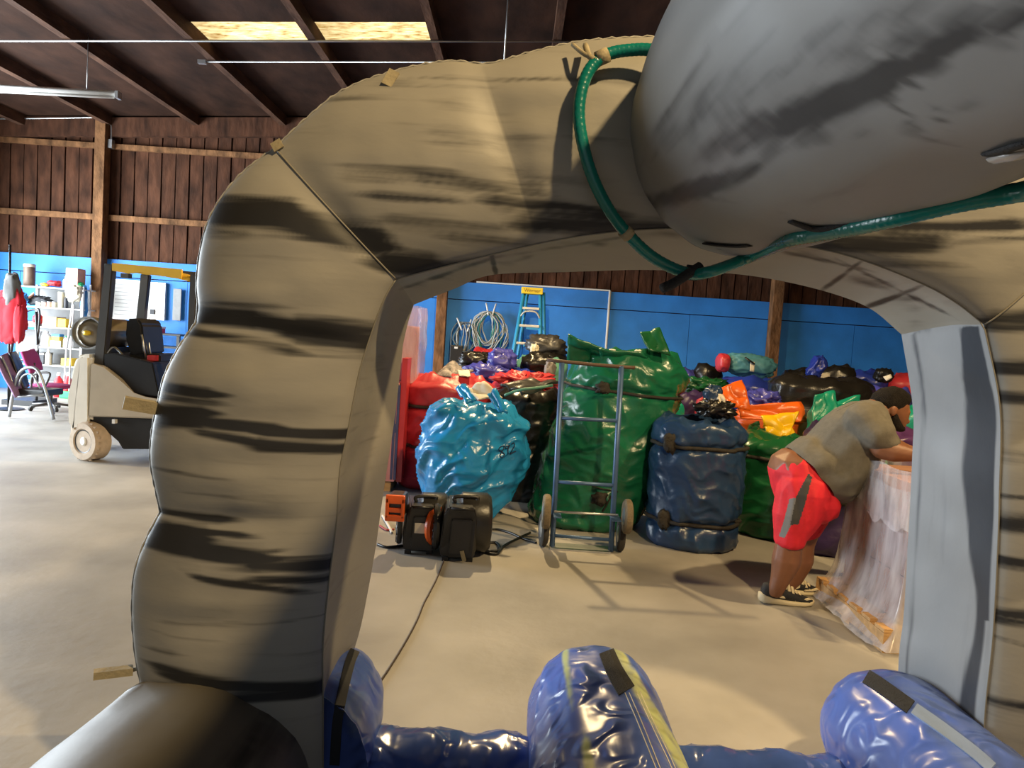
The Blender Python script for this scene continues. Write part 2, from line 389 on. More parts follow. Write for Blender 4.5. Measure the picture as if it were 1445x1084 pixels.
def ink_at(x, y, strokes, wob=14):
    k = noise.noise(Vector((x*.011, y*.045, 3.1)))*wob*.5
    fine = noise.noise(Vector((x*.012, y*.13, 7.7)))
    fz = noise.noise(Vector((x*.005, y*.16, 1.3)))
    v = 0
    for x0, y0, x1, y1, h, s in strokes:
        if y < min(y0, y1)-h*2.5-10 or y > max(y0, y1)+h*2.5+10 or x < x0-90 or x > x1+90: continue
        dx, dy = x1-x0, y1-y0; L = math.hypot(dx, dy)
        t = ((x-x0)*dx+(y-y0)*dy)/L; u = ((x-x0)*-dy+(y-y0)*dx)/L
        e = 0 if 0 <= t <= L else (-t if t < 0 else t-L)
        a = max(0, 1-e/45)
        ww = h*(.35+.65*a)
        q = (abs(u+k*.5)+fine*h*.15)/ww
        f = 1-min(max((q-.35)/1.15, 0), 1)
        f *= a**.7*min(1, max(.4, 1.05+fz*.5))
        v = max(v, f*s)
    return v
def set_ink(o, vals):
    at = o.data.attributes.new('ink', 'FLOAT', 'POINT')
    at.data.foreach_set('value', vals)
# front panels, split at the sewn seams
NV = 56
def front_pt(i, t, yoff=0.0):
    a, b = ci[i], co[i]; p = a.lerp(b, t)
    lb = lobe(i)
    bul = (math.sin(PI*min(max(t, 0), 1))**.6)*(.075+.018*lb**.8)
    cr = .016*math.exp(-((1-lb)*0+lb*3.2)**2)*math.sin(PI*t)
    bul -= cr
    # fabric pulls
    w_ = noise.noise(Vector((p.x*.006, p.y*.03, .5)))*.008*math.sin(PI*t) + noise.noise(Vector((p.x*.02, p.y*.014, 9)))*.004*math.sin(PI*t)
    return P(p.x, p.y, YF+.0)+ray(p.x, p.y)*0+Vector((0, -bul+w_, 0)), p
def panel(name, i0, i1, label=None):
    vs, fs, ik = [], [], []
    for i in range(i0, i1+1):
        for j in range(NV+1):
            v, p = front_pt(i, j/NV); vs.append(v); ik.append(ink_at(p.x, p.y, ST))
    n = NV+1
    for i in range(i1-i0):
        for j in range(NV): fs.append((i*n+j, i*n+j+1, (i+1)*n+j+1, (i+1)*n+j))
    o = link(name, mesh(name, vs, fs), m_arch, arch, True); set_ink(o, ik)
    if label: o['label'] = label
    return o
c1, c2, c3 = sum(NS[:3]), sum(NS[:5]), NT-1
pA = panel('pillar_panel', 0, c1, 'grey pillar face with black brush strokes beside the forklift')
pB = panel('lintel_panel', c1, c2, 'tan-lit curved top face of the arch')
pC = panel('pillar_panel', c2, c3, 'striped pillar face at the right edge')
# inner reveal
RS = [(1160, 410, 1200, 380, 4, .75), (1228, 432, 1290, 408, 4, .75), (1110, 356, 1210, 378, 3, .6), (1210, 380, 1330, 440, 3, .65), (694, 360, 700, 388, 4, .9), (590, 400, 690, 366, 3, .6), (705, 362, 870, 336, 3, .55)]  # shade in fabric folds and seam lines, painted in as dark strokes
def reveal(name, i0, i1, n=22):
    vs, fs, ik = [], [], []
    for i in range(i0, i1+1):
        a = P(ci[i].x, ci[i].y, YF); b = P(cb[i].x, cb[i].y, YK)
        i2 = min(i+1, NT-1); i1_ = max(i-1, 0)
        tg = (P(ci[i2].x, ci[i2].y, YF)-P(ci[i1_].x, ci[i1_].y, YF)).normalized()
        nn = tg.cross(Vector((0, 1, 0))).normalized()*(1)
        for j in range(n+1):
            t = j/n; p = a.lerp(b, t)
            w_ = .010*nz(p, 5, 2)*math.sin(PI*t)
            p = p + nn*(.020*math.sin(PI*t)+w_)*REVS
            vs.append(p)
            px, py = proj(p)
            s = 0
            if i > c2:      # right side: dark painted bands
                wob = .05*math.sin(i*.043)+.03*nz((i*.038, 0, 0))
                hi_ = (i-c2)/(NT-c2)
                s = max(0, 1-max(0, (t-(.30+.10*math.sin(hi_*9)+wob))/.08)) if t > .05+.22*max(0, hi_-.35) else .15
                s = min(1, s)*(1.0+.2*nz((i*.024, t*9, 0)))
                s = max(s, 1.0*max(0, 1-abs(t-.90-.03*math.sin(i*.033))/.045)*(.6+.6*abs(nz((i*.02, 0, 3)))))
            elif i > c1:
                s = .55*max(0, 1-abs(py-(ci[i].y+10+5*math.sin(i*.09)))/9)*abs(nz((i*.043, t, 1)))*1.5
            else:
                s = .25*max(0, nz((i*.014, t*5, 2)))
            if c1-4 < i < c2+4: s = max(s, ink_at(px, py, RS, 3))
            ik.append(min(max(s, 0), 1))
    m = n+1
    for i in range(i1-i0):
        for j in range(n): fs.append((i*m+j, (i+1)*m+j, (i+1)*m+j+1, i*m+j+1))
    o = link(name, mesh(name, vs, fs), m_reveal if i0 >= c2 else m_arch, arch, True); set_ink(o, ik); return o
REVS = 1
reveal('inner_panel', 0, c1); reveal('inner_panel', c1, c2); reveal('inner_panel', c2, c3)
# outer side panel with the puckered rounded rim
def outer(name, i0, i1, n=20):
    vs, fs, ik = [], [], []
    cen = P(930, 700, YF)
    for i in range(i0, i1+1):
        a = P(co[i].x, co[i].y, YF)
        i2 = min(i+1, NT-1); i1_ = max(i-1, 0)
        tg = (P(co[i2].x, co[i2].y, YF)-P(co[i1_].x, co[i1_].y, YF)).normalized()
        nn = tg.cross(Vector((0, 1, 0))).normalized()*-1
        for j in range(n+1):
            t = j/n
            y = YF+(YK+.05-YF)*t
            off = .050*max(0, math.sin(PI*t))**.42
            pk = .010*math.sin(i*.85+3*nz((i*.14, 0, 0)))*math.exp(-(t/.16)**2)*min(1, t*12)
            pk += .012*nz((i*.05, t*2, 4))*math.sin(PI*t)
            vs.append(Vector((a.x, y, a.z))+nn*(off+pk)); ik.append(0)
    m = n+1
    for i in range(i1-i0):
        for j in range(n): fs.append((i*m+j, i*m+j+1, (i+1)*m+j+1, (i+1)*m+j))
    o = link(name, mesh(name, vs, fs), m_arch, arch, True); set_ink(o, ik); return o
outer('outer_side_panel', 0, c1); outer('outer_side_panel', c1, c2); outer('outer_side_panel', c2, c3)
# back panel
vs, fs = [], []
for i in range(NT):
    a = P(cb[i].x, cb[i].y, YK); b = P(co[i].x, co[i].y, YF); b.y = YK+.05
    for j in range(9):
        t = j/8; p = a.lerp(b, t); p.y += .05*math.sin(PI*t); vs.append(p)
for i in range(NT-1):
    for j in range(8): fs.append((i*9+j, (i+1)*9+j, (i+1)*9+j+1, i*9+j+1))
o = link('back_panel', mesh('back_panel', vs, fs), m_arch, arch, True); set_ink(o, [0]*len(vs))
# seams: piping between panels and along the reveal
def piping(i): return [front_pt(i, j/NV)[0]+Vector((0, -.002, 0)) for j in range(NV+1)]
m_pipe = mat('seam_piping', (.20, .18, .14), .6)
tube('seam_piping', piping(c1), .0028, m_pipe, arch, 6); tube('seam_piping', piping(c2), .0028, m_pipe, arch, 6)
tube('seam_piping', [P(ci[i].x, ci[i].y, YF-.002) for i in range(0, c1+1, 4)], .0022, m_pipe, arch, 6)
tube('seam_piping', [P(ci[i].x, ci[i].y, YF-.002) for i in range(c1, NT, 4)], .0022, m_pipe, arch, 6)
# overhead tube running towards the viewer
tc0 = P(1051, 197, YF); RT = .325
TS = [(880, 300, 1000, 258, 10, .85), (950, 282, 1060, 240, 9, .7), (1000, 215, 1120, 150, 16, .55), (1060, 185, 1250, 110, 20, .75), (1200, 125, 1445, 20, 12, .8), (1060, 205, 1200, 128, 5, .9), (1180, 130, 1320, 80, 6, .7),
      (1080, 110, 1200, 70, 14, .4), (960, 190, 1060, 110, 8, .35), (1130, 60, 1300, 5, 14, .35), (1040, 240, 1160, 190, 6, .35), (1100, 290, 1445, 215, 4, .2), (1000, 130, 1090, 50, 7, .3),
      (1230, 90, 1250, 130, 5, .5), (1250, 130, 1300, 190, 4, .55), (1290, 190, 1390, 215, 3, .4), (1260, 85, 1330, 170, 4, .45), (900, 235, 980, 190, 5, .3), (1250, 60, 1445, -10, 8, .45), (1330, 150, 1445, 100, 10, .25), (980, 275, 1100, 300, 3, .25)]
TS = [(a, b, c, d, h*1.3, min(1, s*1.12)) for a, b, c, d, h, s in TS] + [(1010, 170, 1150, 60, 10, .45), (1300, 60, 1445, 10, 16, .5), (1090, 175, 1300, 75, 8, .8), (1150, 160, 1445, 60, 5, .45), (1180, 200, 1445, 130, 5, .35), (930, 180, 1000, 60, 6, .4)]
def tube_y(name, cx, cz, y0, y1, R, m, strokes=None, nseg=72, ny=90, zmin=None, cap0=True, rfun=None, wr=.006, capd=None, wob=10):
    vs, fs, ik = [], [], []
    for i in range(ny+1):
        t = i/ny; y = y0+(y1-y0)*t
        r = R*(rfun(t) if rfun else 1)
        for k in range(nseg):
            th = 2*PI*k/nseg; c, s = math.cos(th), math.sin(th)
            q = (c*2.2, y*2.0, s*2.2)
            rr = r*(1+wr/R*(nz(q, 1.0, 3)*1.3+nz((c*5, y*3, s*5), 1.0, 8)*.6))
            z = cz+rr*s
            if zmin is not None: z = max(zmin, z)
            v = Vector((cx+rr*c, y, z)); vs.append(v)
            if strokes is not None and y > .35:
                px, py = proj(v); ik.append(ink_at(px, py, strokes, wob))
            else: ik.append(0)
    for i in range(ny):
        for k in range(nseg): fs.append((i*nseg+k, (i+1)*nseg+k, (i+1)*nseg+(k+1) % nseg, i*nseg+(k+1) % nseg))
    fs.append(tuple(range(nseg-1, -1, -1))); fs.append(tuple(ny*nseg+k for k in range(nseg)))
    o = link(name, mesh(name, vs, fs), m, arch, True); set_ink(o, ik); return o
otube = tube_y('overhead_tube', tc0.x, tc0.z, YF-.02, -1.2, RT, m_tube, TS, 110, 220,
               rfun=lambda t: 1+.05*math.sin(PI*min(1, t*3.0))-.02*math.exp(-((t-.33)/.03)**2), wr=.008)
otube['label'] = 'grey tube with dark brushed streaks overhead'
# floor tubes of the arch, grey, reaching towards the viewer
GL = [(330, 1075, 400, 1000, 22, .55), (370, 1084, 440, 1010, 14, .5), (300, 1050, 345, 985, 3, .5)]
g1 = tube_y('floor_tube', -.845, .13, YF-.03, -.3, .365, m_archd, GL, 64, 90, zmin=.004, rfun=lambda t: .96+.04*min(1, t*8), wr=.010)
g2 = tube_y('floor_tube', 1.74, .13, YF-.03, -.3, .36, m_arch, None, 64, 60, zmin=.004, rfun=lambda t: .90+.1*min(1, t*8), wr=.010)
# blue lane tubes with rounded far ends
def blue_tube(cx, cz, R, y1, strokes, m, y2=-.2):
    kk = .12*(y1+.2)/(y1-y2)
    def rf(t): return max(.03, (1-max(0, 1-t/kk)**2.4))**.5
    return tube_y('blue_tube', cx, cz, y1, y2, R, m, strokes, 72, 130, zmin=.004, rfun=rf, wr=.012, wob=4)
BS = [(797, 925, 808, 990, 3.0, .95), (808, 990, 828, 1060, 3.0, 1), (828, 1060, 836, 1100, 3, 1),
      (868, 912, 905, 980, 9, .65), (895, 960, 940, 1040, 9, .75), (925, 1010, 975, 1100, 8, .9), (885, 930, 930, 1010, 3, .9), (930, 1010, 985, 1100, 3, 1)]
bt = blue_tube(.35, .246, .226, 2.72, BS, m_bluev)
bl = blue_tube(-.565, .215, .205, 2.70, None, m_bluev, 2.13)
br = blue_tube(1.345, .25, .228, 2.66, None, m_bluev)
# low blue cross cushions
def cross(x0, x1):
    vs, fs = [], []; n, m = 110, 28
    for i in range(n+1):
        x = x0+(x1-x0)*i/n
        for k in range(m):
            th = 2*PI*k/m
            r = .118*(1+.10*nz((x*9, math.cos(th)*1.2, math.sin(th)*1.2), 1, 2)+.05*ridge((x*17, math.cos(th)*2, math.sin(th)*2), 1, 5))
            vs.append((x, 2.28+r*1.35*math.cos(th), max(.004, .105+r*math.sin(th))))
    for i in range(n):
        for k in range(m): fs.append((i*m+k, (i+1)*m+k, (i+1)*m+(k+1) % m, i*m+(k+1) % m))
    fs.append(tuple(range(m))); fs.append(tuple(n*m+k for k in range(m)))
    o = link('blue_cross_cushion', mesh('c', vs, fs), m_bluev2, arch, True); set_ink(o, [0]*len(vs)); return o
cross(-.42, .16); cross(.52, 1.2)
# velcro strips and stitching on the blue tubes
def strip_on(o, L, wpx, m, name, off=.004, wpx2=None, th=.004):
    a = spline([Vector((x, y, 0)) for x, y in L], 24); vs, fs = [], []
    rows = []
    for i, p in enumerate(a):
        t = (a[min(i+1, 24)]-a[max(i-1, 0)]).normalized(); nn = Vector((-t.y, t.x, 0))
        ww = wpx+(0 if wpx2 is None else (wpx2-wpx)*i/24)
        r = [hit(o, *(p+nn*ww*s).to_2d(), off) for s in (-.5, -.17, .17, .5)]
        if all(r): rows.append(r)
    for r in rows: vs += r
    n = len(rows)
    for i in range(n-1):
        for k in range(3): fs.append((4*i+k, 4*i+k+1, 4*i+5+k, 4*i+4+k))
    ob = link(name, mesh(name, vs, fs), m, arch)
    md = ob.modifiers.new('s', 'SOLIDIFY'); md.thickness = th; md.offset = 0
    return ob
strip_on(bt, [(853, 912), (858, 925), (868, 948), (884, 975)], 20, m_velcro, 'velcro_strip', wpx2=26)
s1 = hit(bt, 853, 912, .004)
if s1: box('velcro_tab', s1+Vector((-.022, -.005, -.01)), s1+Vector((.022, .003, .036)), m_velcro, arch, rot=Matrix.Rotation(-.15, 3, 'Y'))
m_thread = mat('white_thread', (.62, .58, .48), .8)
for L in ([(882, 978), (900, 1020), (922, 1075), (930, 1095)], [(888, 978), (906, 1020), (928, 1075), (936, 1095)], [(898, 976), (918, 1020), (944, 1075), (952, 1095)], [(903, 976), (923, 1020), (949, 1075), (957, 1095)]):
    pts = [hit(bt, p.x, p.y, .002) for p in spline([Vector((x, y, 0)) for x, y in L], 26)]
    tube('stitching', [p for p in pts if p], .0016, m_thread, arch, 5)
strip_on(br, [(1206, 945), (1240, 966), (1285, 998)], 20, m_velcro, 'velcro_strip')
strip_on(br, [(1290, 1000), (1330, 1028), (1375, 1062), (1400, 1084)], 16, mat('pale_blue_webbing', (.22, .29, .44), .5), 'edge_webbing')
m_flap = mat('dark_flap', (.014, .016, .02), .8)
strip_on(bl, [(501, 918), (494, 935), (484, 975), (476, 1020), (472, 1080)], 14, m_flap, 'dark_flap')
# teal hose clipped to the arch
hp = [(965, 72, 1.93), (945, 73, 1.965), (900, 70, 1.985), (855, 78, 1.985), (828, 106, 1.975), (817, 160, 1.965), (828, 225, 1.965), (850, 280, 1.975), (880, 324, 1.99), (920, 362, 2.03), (965, 384, 2.05), (1000, 384, 2.00), (1060, 362, 1.86), (1110, 340, 1.74), (1150, 331, 1.64), (1200, 322, 1.53), (1270, 306, 1.39), (1350, 287, 1.26), (1445, 270, 1.14), (1600, 238, .98), (1900, 170, .75)]
hs = thing('hose', P(817, 160, 1.965), 'teal ribbed hose looped across the top of the grey arch', 'hose')
def hose_pt(x, y, Y):
    if x < 1040: return P(x, y, Y)
    h = hit(otube, x, y)
    if h is not None: return h-ray(x, y).normalized()*.024
    return P(x, y, max(.5, min(2.02, .80*1050/(x-722))))
pts = spline([hose_pt(*p) for p in hp], 420)
vs, fs = tube_geo(pts, lambda t: .0160*(1+.028*math.sin(t*420*2.1)), 14)
link('hose_pipe', mesh('hose_pipe', vs, fs), m_hose, hs, True)
def band(p0, p1, r, m, name): return tube(name, [P(*p0), P(*p1)], r, m, hs, 14)
band((842, 84, 1.985), (858, 77, 1.985), .0195, m_tan, 'clip_band')
band((880, 325, 1.99), (888, 333, 2.0), .0190, m_tan, 'clip_band')
tube('hanging_tab', [P(988, 376, 2.03), P(972, 386, 2.02), P(950, 400, 2.01), P(935, 407, 2.0)], .017, m_velcro, arch, 10, 14, flat=.8)
tube('velcro_wrap', [P(968, 384, 2.06), P(985, 386, 2.05)], .021, m_velcro, hs, 12)
# straps and handles on the overhead tube
def strapline(L, r, m, name, off=.006, fl=.35):
    pts = [hit(otube, x, y, off+d) for x, y, d in L]; pts = [p for p in pts if p]
    return tube(name, pts, r, m, arch, 8, 20, flat=fl)
strapline([(1115, 312, .0), (1130, 318, .01), (1150, 324, .02), (1180, 322, .014), (1205, 318, 0)], .012, m_velcro, 'strap_handle')
strapline([(984, 350, .0), (995, 344, .016), (1020, 347, .02), (1045, 348, .014), (1058, 346, 0)], .010, m_velcro, 'strap_handle')
strapline([(984, 352, .0), (990, 356, .01), (1000, 355, .012), (1015, 352, .004)], .008, m_tan, 'strap_tab')
strapline([(1395, 218, 0), (1415, 213, .012), (1440, 205, .016), (1480, 196, 0)], .010, m_velcro, 'strap_handle')
m_clear = mat('clear_vinyl', (.42, .40, .38), .2, 0, .2, crinkle=.5, cs=30)
strapline([(1405, 226, 0), (1425, 222, .008), (1460, 215, 0)], .014, m_clear, 'clear_tag')
# webbing tabs on the outer rim
def tab(px, py, Y, w_, h_, ang, name='webbing_tab'):
    c = P(px, py, Y); return box(name, c-Vector((w_/2, .014, h_/2)), c+Vector((w_/2, .014, h_/2)), m_tan, arch, rot=Matrix.Rotation(ang, 3, 'Y') @ Matrix.Rotation(.5, 3, 'Z'))
tab(198, 572, 2.08, .085, .034, .20)
tab(160, 949, 2.08, .10, .022, .03)
m_rim = mat('rim_binding', (.34, .32, .27), .5)
def ftab(px, py, Y, w_, h_, ang):
    c = P(px, py, Y); return box('webbing_tab', c-Vector((w_/2, .002, h_/2)), c+Vector((w_/2, .002, h_/2)), m_tan, arch, rot=Matrix.Rotation(ang, 3, 'Y') @ Matrix.Rotation(-.25, 3, 'X'))
ftab(391, 205, 2.075, .030, .028, -.6); ftab(551, 110, 2.062, .030, .048, .40)
tube('rim_piping', [P(co[i].x, co[i].y, YF-.004)+Vector((0, .002*math.sin(i*.8), .002*math.sin(i*1.1))) for i in range(0, c1+1, 2)], .0028, m_rim, arch, 6)
tube('rim_piping', [P(co[i].x, co[i].y, YF-.004)+Vector((0, .002*math.sin(i*.8), .002*math.sin(i*1.1))) for i in range(c1, c2, 2)], .0028, m_rim, arch, 6)
tube('tab_cord', [P(180, 948, 2.1), P(205, 940, 2.1)], .006, m_tan, arch)
tube('rim_loop', [P(826, 64, 2.03), P(832, 80, 1.98), P(846, 86, 1.975)], .008, m_tan, arch, 6, 10)
tube('rim_loop', [P(808, 63, 2.03), P(824, 76, 1.99), P(842, 84, 1.97)], .006, m_tan, arch, 6, 10)
#@@PART3
# ================================================================== BAGS
def rnd(s): return random.Random(s)
def shp(v, f, s): return (1-min(1, abs(nz(v, f, s))*1.6))**2.2
def bag_mesh(bx, by, zt, r, seed, straps=(), rb=None, rtop=None, lean=(0, 0), sq=0.0, amp=.025, z0=.0, nth=72, nz_=52, rim=.07, dip=.10, ell=1.0, rot=0.0, tilt=None, fang=.5):
    rb = r if rb is None else rb; rtop = r if rtop is None else rtop
    vs, fs = [], []; H = zt-z0
    rg = rnd(seed); ph = [rg.uniform(0, 6.28) for _ in range(8)]
    rows = []
    for i in range(nz_+1): rows.append(('s', i/nz_))
    for j in (.12, .26, .42, .6, .8, .94): rows.append(('t', j))
    for kind, t in rows:
        tt = t if kind == 's' else 1.0
        for k in range(nth):
            th = 2*PI*k/nth; c, s = math.cos(th), math.sin(th)
            prof = rb+(r-rb)*min(1, tt*2) if tt < .5 else r+(rtop-r)*(tt-.5)*2
            prof *= 1-.10*max(0, 1-tt/.05)**2
            z = z0+H*tt
            rr = prof
            if sq: rr *= 1+sq*(abs(c)**4+abs(s)**4-.75)*-1
            q = (c*1.3*r/.4, s*1.3*r/.4, z*1.5)
            arc = ((th+PI/2+PI) % (2*PI)-PI)*r        # measured from the front, seam at the back
            wq = .10*nz(q, 2.0, seed+1)
            fu = arc*math.cos(fang)+z*math.sin(fang); fv = -arc*math.sin(fang)+z*math.cos(fang)+wq
            fade = min(1, (PI*r-abs(arc))/(.35*r))
            rr += amp*(.8*nz(q, 1.2, seed)+fade*(1.25*(shp((fu*1.3, fv*4.2, 0), 1, seed+9)-.45)+.7*(shp((fu*3.0, fv*7.5, 5), 1, seed+5)-.45)+.14*(shp((fu*7, fv*15, 9), 1, seed+7)-.45)))
            for zs in straps:
                d = z-(zs+.02*math.sin(th+ph[0]))
                rr -= .030*math.exp(-(d/.030)**2)
                rr += .011*math.sin(th*13+ph[1]+2*nz(q, 2))*math.exp(-abs(d)/.10)*(1 if abs(d) > .015 else .2)
            if tt > .93: rr -= rim*.9*((tt-.93)/.07)**2*r/.4
            if kind == 't':
                rr = (rr)*(1-t)+.0
                zz = z+rim*.75*math.sin(min(1, t/.3)*PI/2)*max(0, 1-t*1.4)-dip*max(0, t-.25)+.045*nz((c*rr*4, s*rr*4, seed), 1, seed)*1.5+.035*(shp((c*rr*5, s*rr*5, 3), 1, seed+2)-.45)
            else:
                zz = z+(.035*nz((c*2, s*2, 1), 1.2, seed)*max(0, tt-.75)*4)
                if tilt: zz += (tilt[0]*c+tilt[1]*s)*max(0, tt-.6)/.4
            x = rr*c; y = rr*s*ell
            if rot: x, y = x*math.cos(rot)-y*math.sin(rot), x*math.sin(rot)+y*math.cos(rot)
            vs.append(Vector((bx+x+lean[0]*tt, by+y+lean[1]*tt, max(z0, zz))))
    n = len(rows)
    for i in range(n-1):
        for k in range(nth): fs.append((i*nth+k, i*nth+(k+1) % nth, (i+1)*nth+(k+1) % nth, (i+1)*nth+k))
    fs.append(tuple(range(nth-1, -1, -1))); fs.append(tuple((n-1)*nth+k for k in range(nth)))
    return mesh('bag_body', vs, fs), vs, nth, nz_
m_strap = mat('strap_dark', (.022, .018, .013), .8, 0, .2, 40, .3, 120)
m_tag = mat('paper_tag', (.68, .62, .50), .8, 0, .08)
m_tagw = mat('white_paper', (.75, .72, .66), .8, 0, .08)
def strap_ring(vs, nth, nzz, z0, zt, zs, parent, wid=.016, name='strap', m=None):
    # follow the pinched ring of the bag
    i = min(nzz-1, max(1, round((zs-z0)/(zt-z0)*nzz))); ring = vs[i*nth:(i+1)*nth]
    c = sum(ring, Vector())/nth
    pts = [p+(p-c).normalized()*.010 for p in ring]
    V, Fs = tube_geo(pts, wid, 6, 1.0, True)
    return link(name, mesh(name, V, Fs), m or m_strap, parent, True)
def crumple(name, c, sz, m, parent=None, seed=0, amp=.25, f=1.0, n=34, rot=None, flatb=None):
    # lumpy crumpled bundle
    vs, fs = [], []; c = Vector(c)
    mr = rot or Matrix.Identity(3)
    for i in range(n//2+1):
        la = -PI/2+PI*i/(n//2)
        for k in range(n):
            lo = 2*PI*k/n
            d = Vector((math.cos(la)*math.cos(lo), math.cos(la)*math.sin(lo), math.sin(la)))
            e = Vector([math.copysign(abs(x)**.8, x) for x in d])
            s = 1+amp*(.9*nz(d, 1.4*f, seed)+.9*(shp(d, 2.0*f, seed+3)-.45)+.55*(shp(d, 3.8*f, seed+6)-.45)+.25*(shp(d, 7*f, seed+8)-.45))
            p = Vector((e.x*sz[0], e.y*sz[1], e.z*sz[2]))*s
            p = mr @ p + c
            if flatb is not None: p.z = max(flatb, p.z)
            vs.append(p)
    for i in range(n//2):
        for k in range(n): fs.append((i*n+k, i*n+(k+1) % n, (i+1)*n+(k+1) % n, (i+1)*n+k))
    me = mesh(name, vs, fs)
    return link(name, me, m, parent, True)
def flap(name, pts, m, parent=None, th=.012, fold=.03, seed=1, n=10):
    # quad sheet through four corner points, wrinkled, given thickness
    a, b, c, d = [Vector(p) for p in pts]; vs, fs = [], []
    nn = (b-a).cross(d-a).normalized()
    for i in range(n+1):
        for j in range(n+1):
            u, v = i/n, j/n; p = a.lerp(b, u).lerp(d.lerp(c, u), v)
            p = p+nn*fold*(nz((u*1.6, v*1.6, seed), 1.0, seed)*1.5+(shp((u*1.8, v*1.8, 2), 1.0, seed)-.45)*.9)
            vs.append(p)
    m_ = n+1
    for i in range(n):
        for j in range(n): fs.append((i*m_+j, (i+1)*m_+j, (i+1)*m_+j+1, i*m_+j+1))
    o = link(name, mesh(name, vs, fs), m, parent, True)
    md = o.modifiers.new('s', 'SOLIDIFY'); md.thickness = th
    return o
V_red = vinyl('red_tarp', (.42, .028, .040), .42); V_lblue = vinyl('light_blue_tarp', (.018, .235, .52), .22, .75, 4.5)
V_green = vinyl('green_tarp', (.008, .115, .055), .26, .4); V_dgreen = vinyl('dark_green_tarp', (.008, .085, .028), .3, .35)
V_navy = vinyl('navy_tarp', (.016, .042, .105), .3, .5, 6); V_black = vinyl('black_tarp', (.012, .011, .010), .28, .5)
V_purple = vinyl('purple_tarp', (.035, .018, .075), .35, .4); V_viol = vinyl('violet_blue_tarp', (.055, .058, .34), .3, .5)
V_orange = vinyl('orange_tarp', (.72, .12, .012), .3, .35); V_yellow = vinyl('yellow_tarp', (.78, .46, .006), .35, .3)
V_teal = vinyl('teal_green_tarp', (.008, .24, .155), .3, .4); V_sage = vinyl('sage_green_tarp', (.10, .27, .20), .35, .4)
V_slate = vinyl('slate_teal_cloth', (.055, .20, .27), .55, .5); V_royal = vinyl('royal_blue_tarp', (.015, .032, .26), .28, .5)
V_grey = vinyl('grey_cloth', (.22, .21, .20), .5, .4); V_wht = vinyl('cream_cloth', (.55, .49, .38), .7, .3)
V_plum = vinyl('plum_tarp', (.10, .035, .13), .35, .4); V_hgrey = vinyl('charcoal_tarp', (.045, .043, .042), .35, .5)
G = 'packed vinyl bags in the storage pile'
def bag(name, label, px0, px1, pyt, Y, m, seed, straps=(), z0=0.0, sub=.05, cat='bag', **kw):
    pc = (px0+px1)/2; top = P(pc, pyt, Y); r = (px1-px0)/2*Y/FPX
    zt = top.z-sub
    t = thing(name, (top.x, Y, z0), label, cat, G)
    me, vs, nth, nzz = bag_mesh(top.x, Y, zt, r, seed, straps, z0=z0, **kw)
    b = link('bag_body', me, m, t, True)
    for zs in straps: strap_ring(vs, nth, nzz, z0, zt, zs, t)
    return t, b
# --- light blue bag (front left)
t, LB = bag('tarp_bag', 'bright light blue bag with the number 892, behind the two blowers', 584, 735, 566, 6.15, V_lblue, 11, rb=.30, amp=.05, sq=.1, rtop=.40, lean=(.10, 0), tilt=(-.05, 0), fang=.55, nth=150, nz_=110)
t['label'] = 'bright light blue bag marked with a number, behind the two blowers'
flap('blue_fold', [P(645, 548, 5.95), P(656, 543, 5.95), P(672, 566, 5.8), P(660, 572, 5.8)], V_lblue, t, .02, .02, 3)
flap('blue_fold', [P(688, 558, 5.9), P(700, 552, 5.9), P(716, 584, 5.72), P(702, 580, 5.72)], V_lblue, t, .02, .02, 4)
flap('inner_liner', [P(660, 550, 6.1), P(683, 538, 6.1), P(708, 560, 5.98), P(676, 566, 5.9)], V_wht, t, .01, .03, 5)
m_ink = mat('marker_ink', (.01, .015, .05), .6)
def scribble(o, L, r, parent, m=m_ink, name='marker_digit'):
    pts = [hit(o, p.x, p.y, .006) for p in spline([Vector((x, y, 0)) for x, y in L], 24)]
    pts = [p for p in pts if p]
    if len(pts) > 3: tube(name, pts, r, m, parent, 5)
scribble(LB, [(712, 629), (706, 631), (704, 635), (709, 638), (712, 642), (708, 646), (706, 643), (708, 638), (711, 633), (712, 629)], .004, t)
scribble(LB, [(719, 629), (714, 630), (714, 633), (718, 631), (719, 628), (717, 634), (717, 641)], .004, t)
scribble(LB, [(722, 627), (725, 625), (726, 629), (723, 635), (720, 641), (725, 638), (728, 637)], .004, t)
# --- red bag
t, b = bag('tarp_bag', 'tall red bag with rolled open top and two dark straps', 568, 700, 524, 7.35, V_red, 21, (.42, .80), nth=120, nz_=90, amp=.022, rim=.10, dip=.16, sub=.09)
flap('packed_fabric', [P(612, 530, 7.1), P(640, 519, 7.35), P(668, 526, 7.3), P(640, 536, 7.05)], mat('striped_fabric', (.06, .05, .10), .7, 0, .8, 20, col2=(.5, .45, .45)), t, .02, .05, 9)
flap('paper_tag', [P(646, 523, 7.2), P(662, 522, 7.2), P(664, 532, 7.05), P(648, 531, 7.05)], m_tagw, t, .004, .01, 2)
# --- black bag between light blue and green
t, b = bag('tarp_bag', 'black bag with crumpled top between light blue and green bags', 698, 796, 548, 7.05, V_black, 31, (), amp=.03, sub=.04)
flap('black_collar', [P(706, 548, 6.5), P(745, 536, 6.8), P(790, 542, 6.7), P(736, 556, 6.4)], V_hgrey, t, .02, .04, 6, 14)
tube('pale_piping', [P(712, 558, 6.35), P(728, 552, 6.32), P(742, 549, 6.3), P(760, 547, 6.32), P(780, 544, 6.36)], .012, V_sage, t, 8, 20)
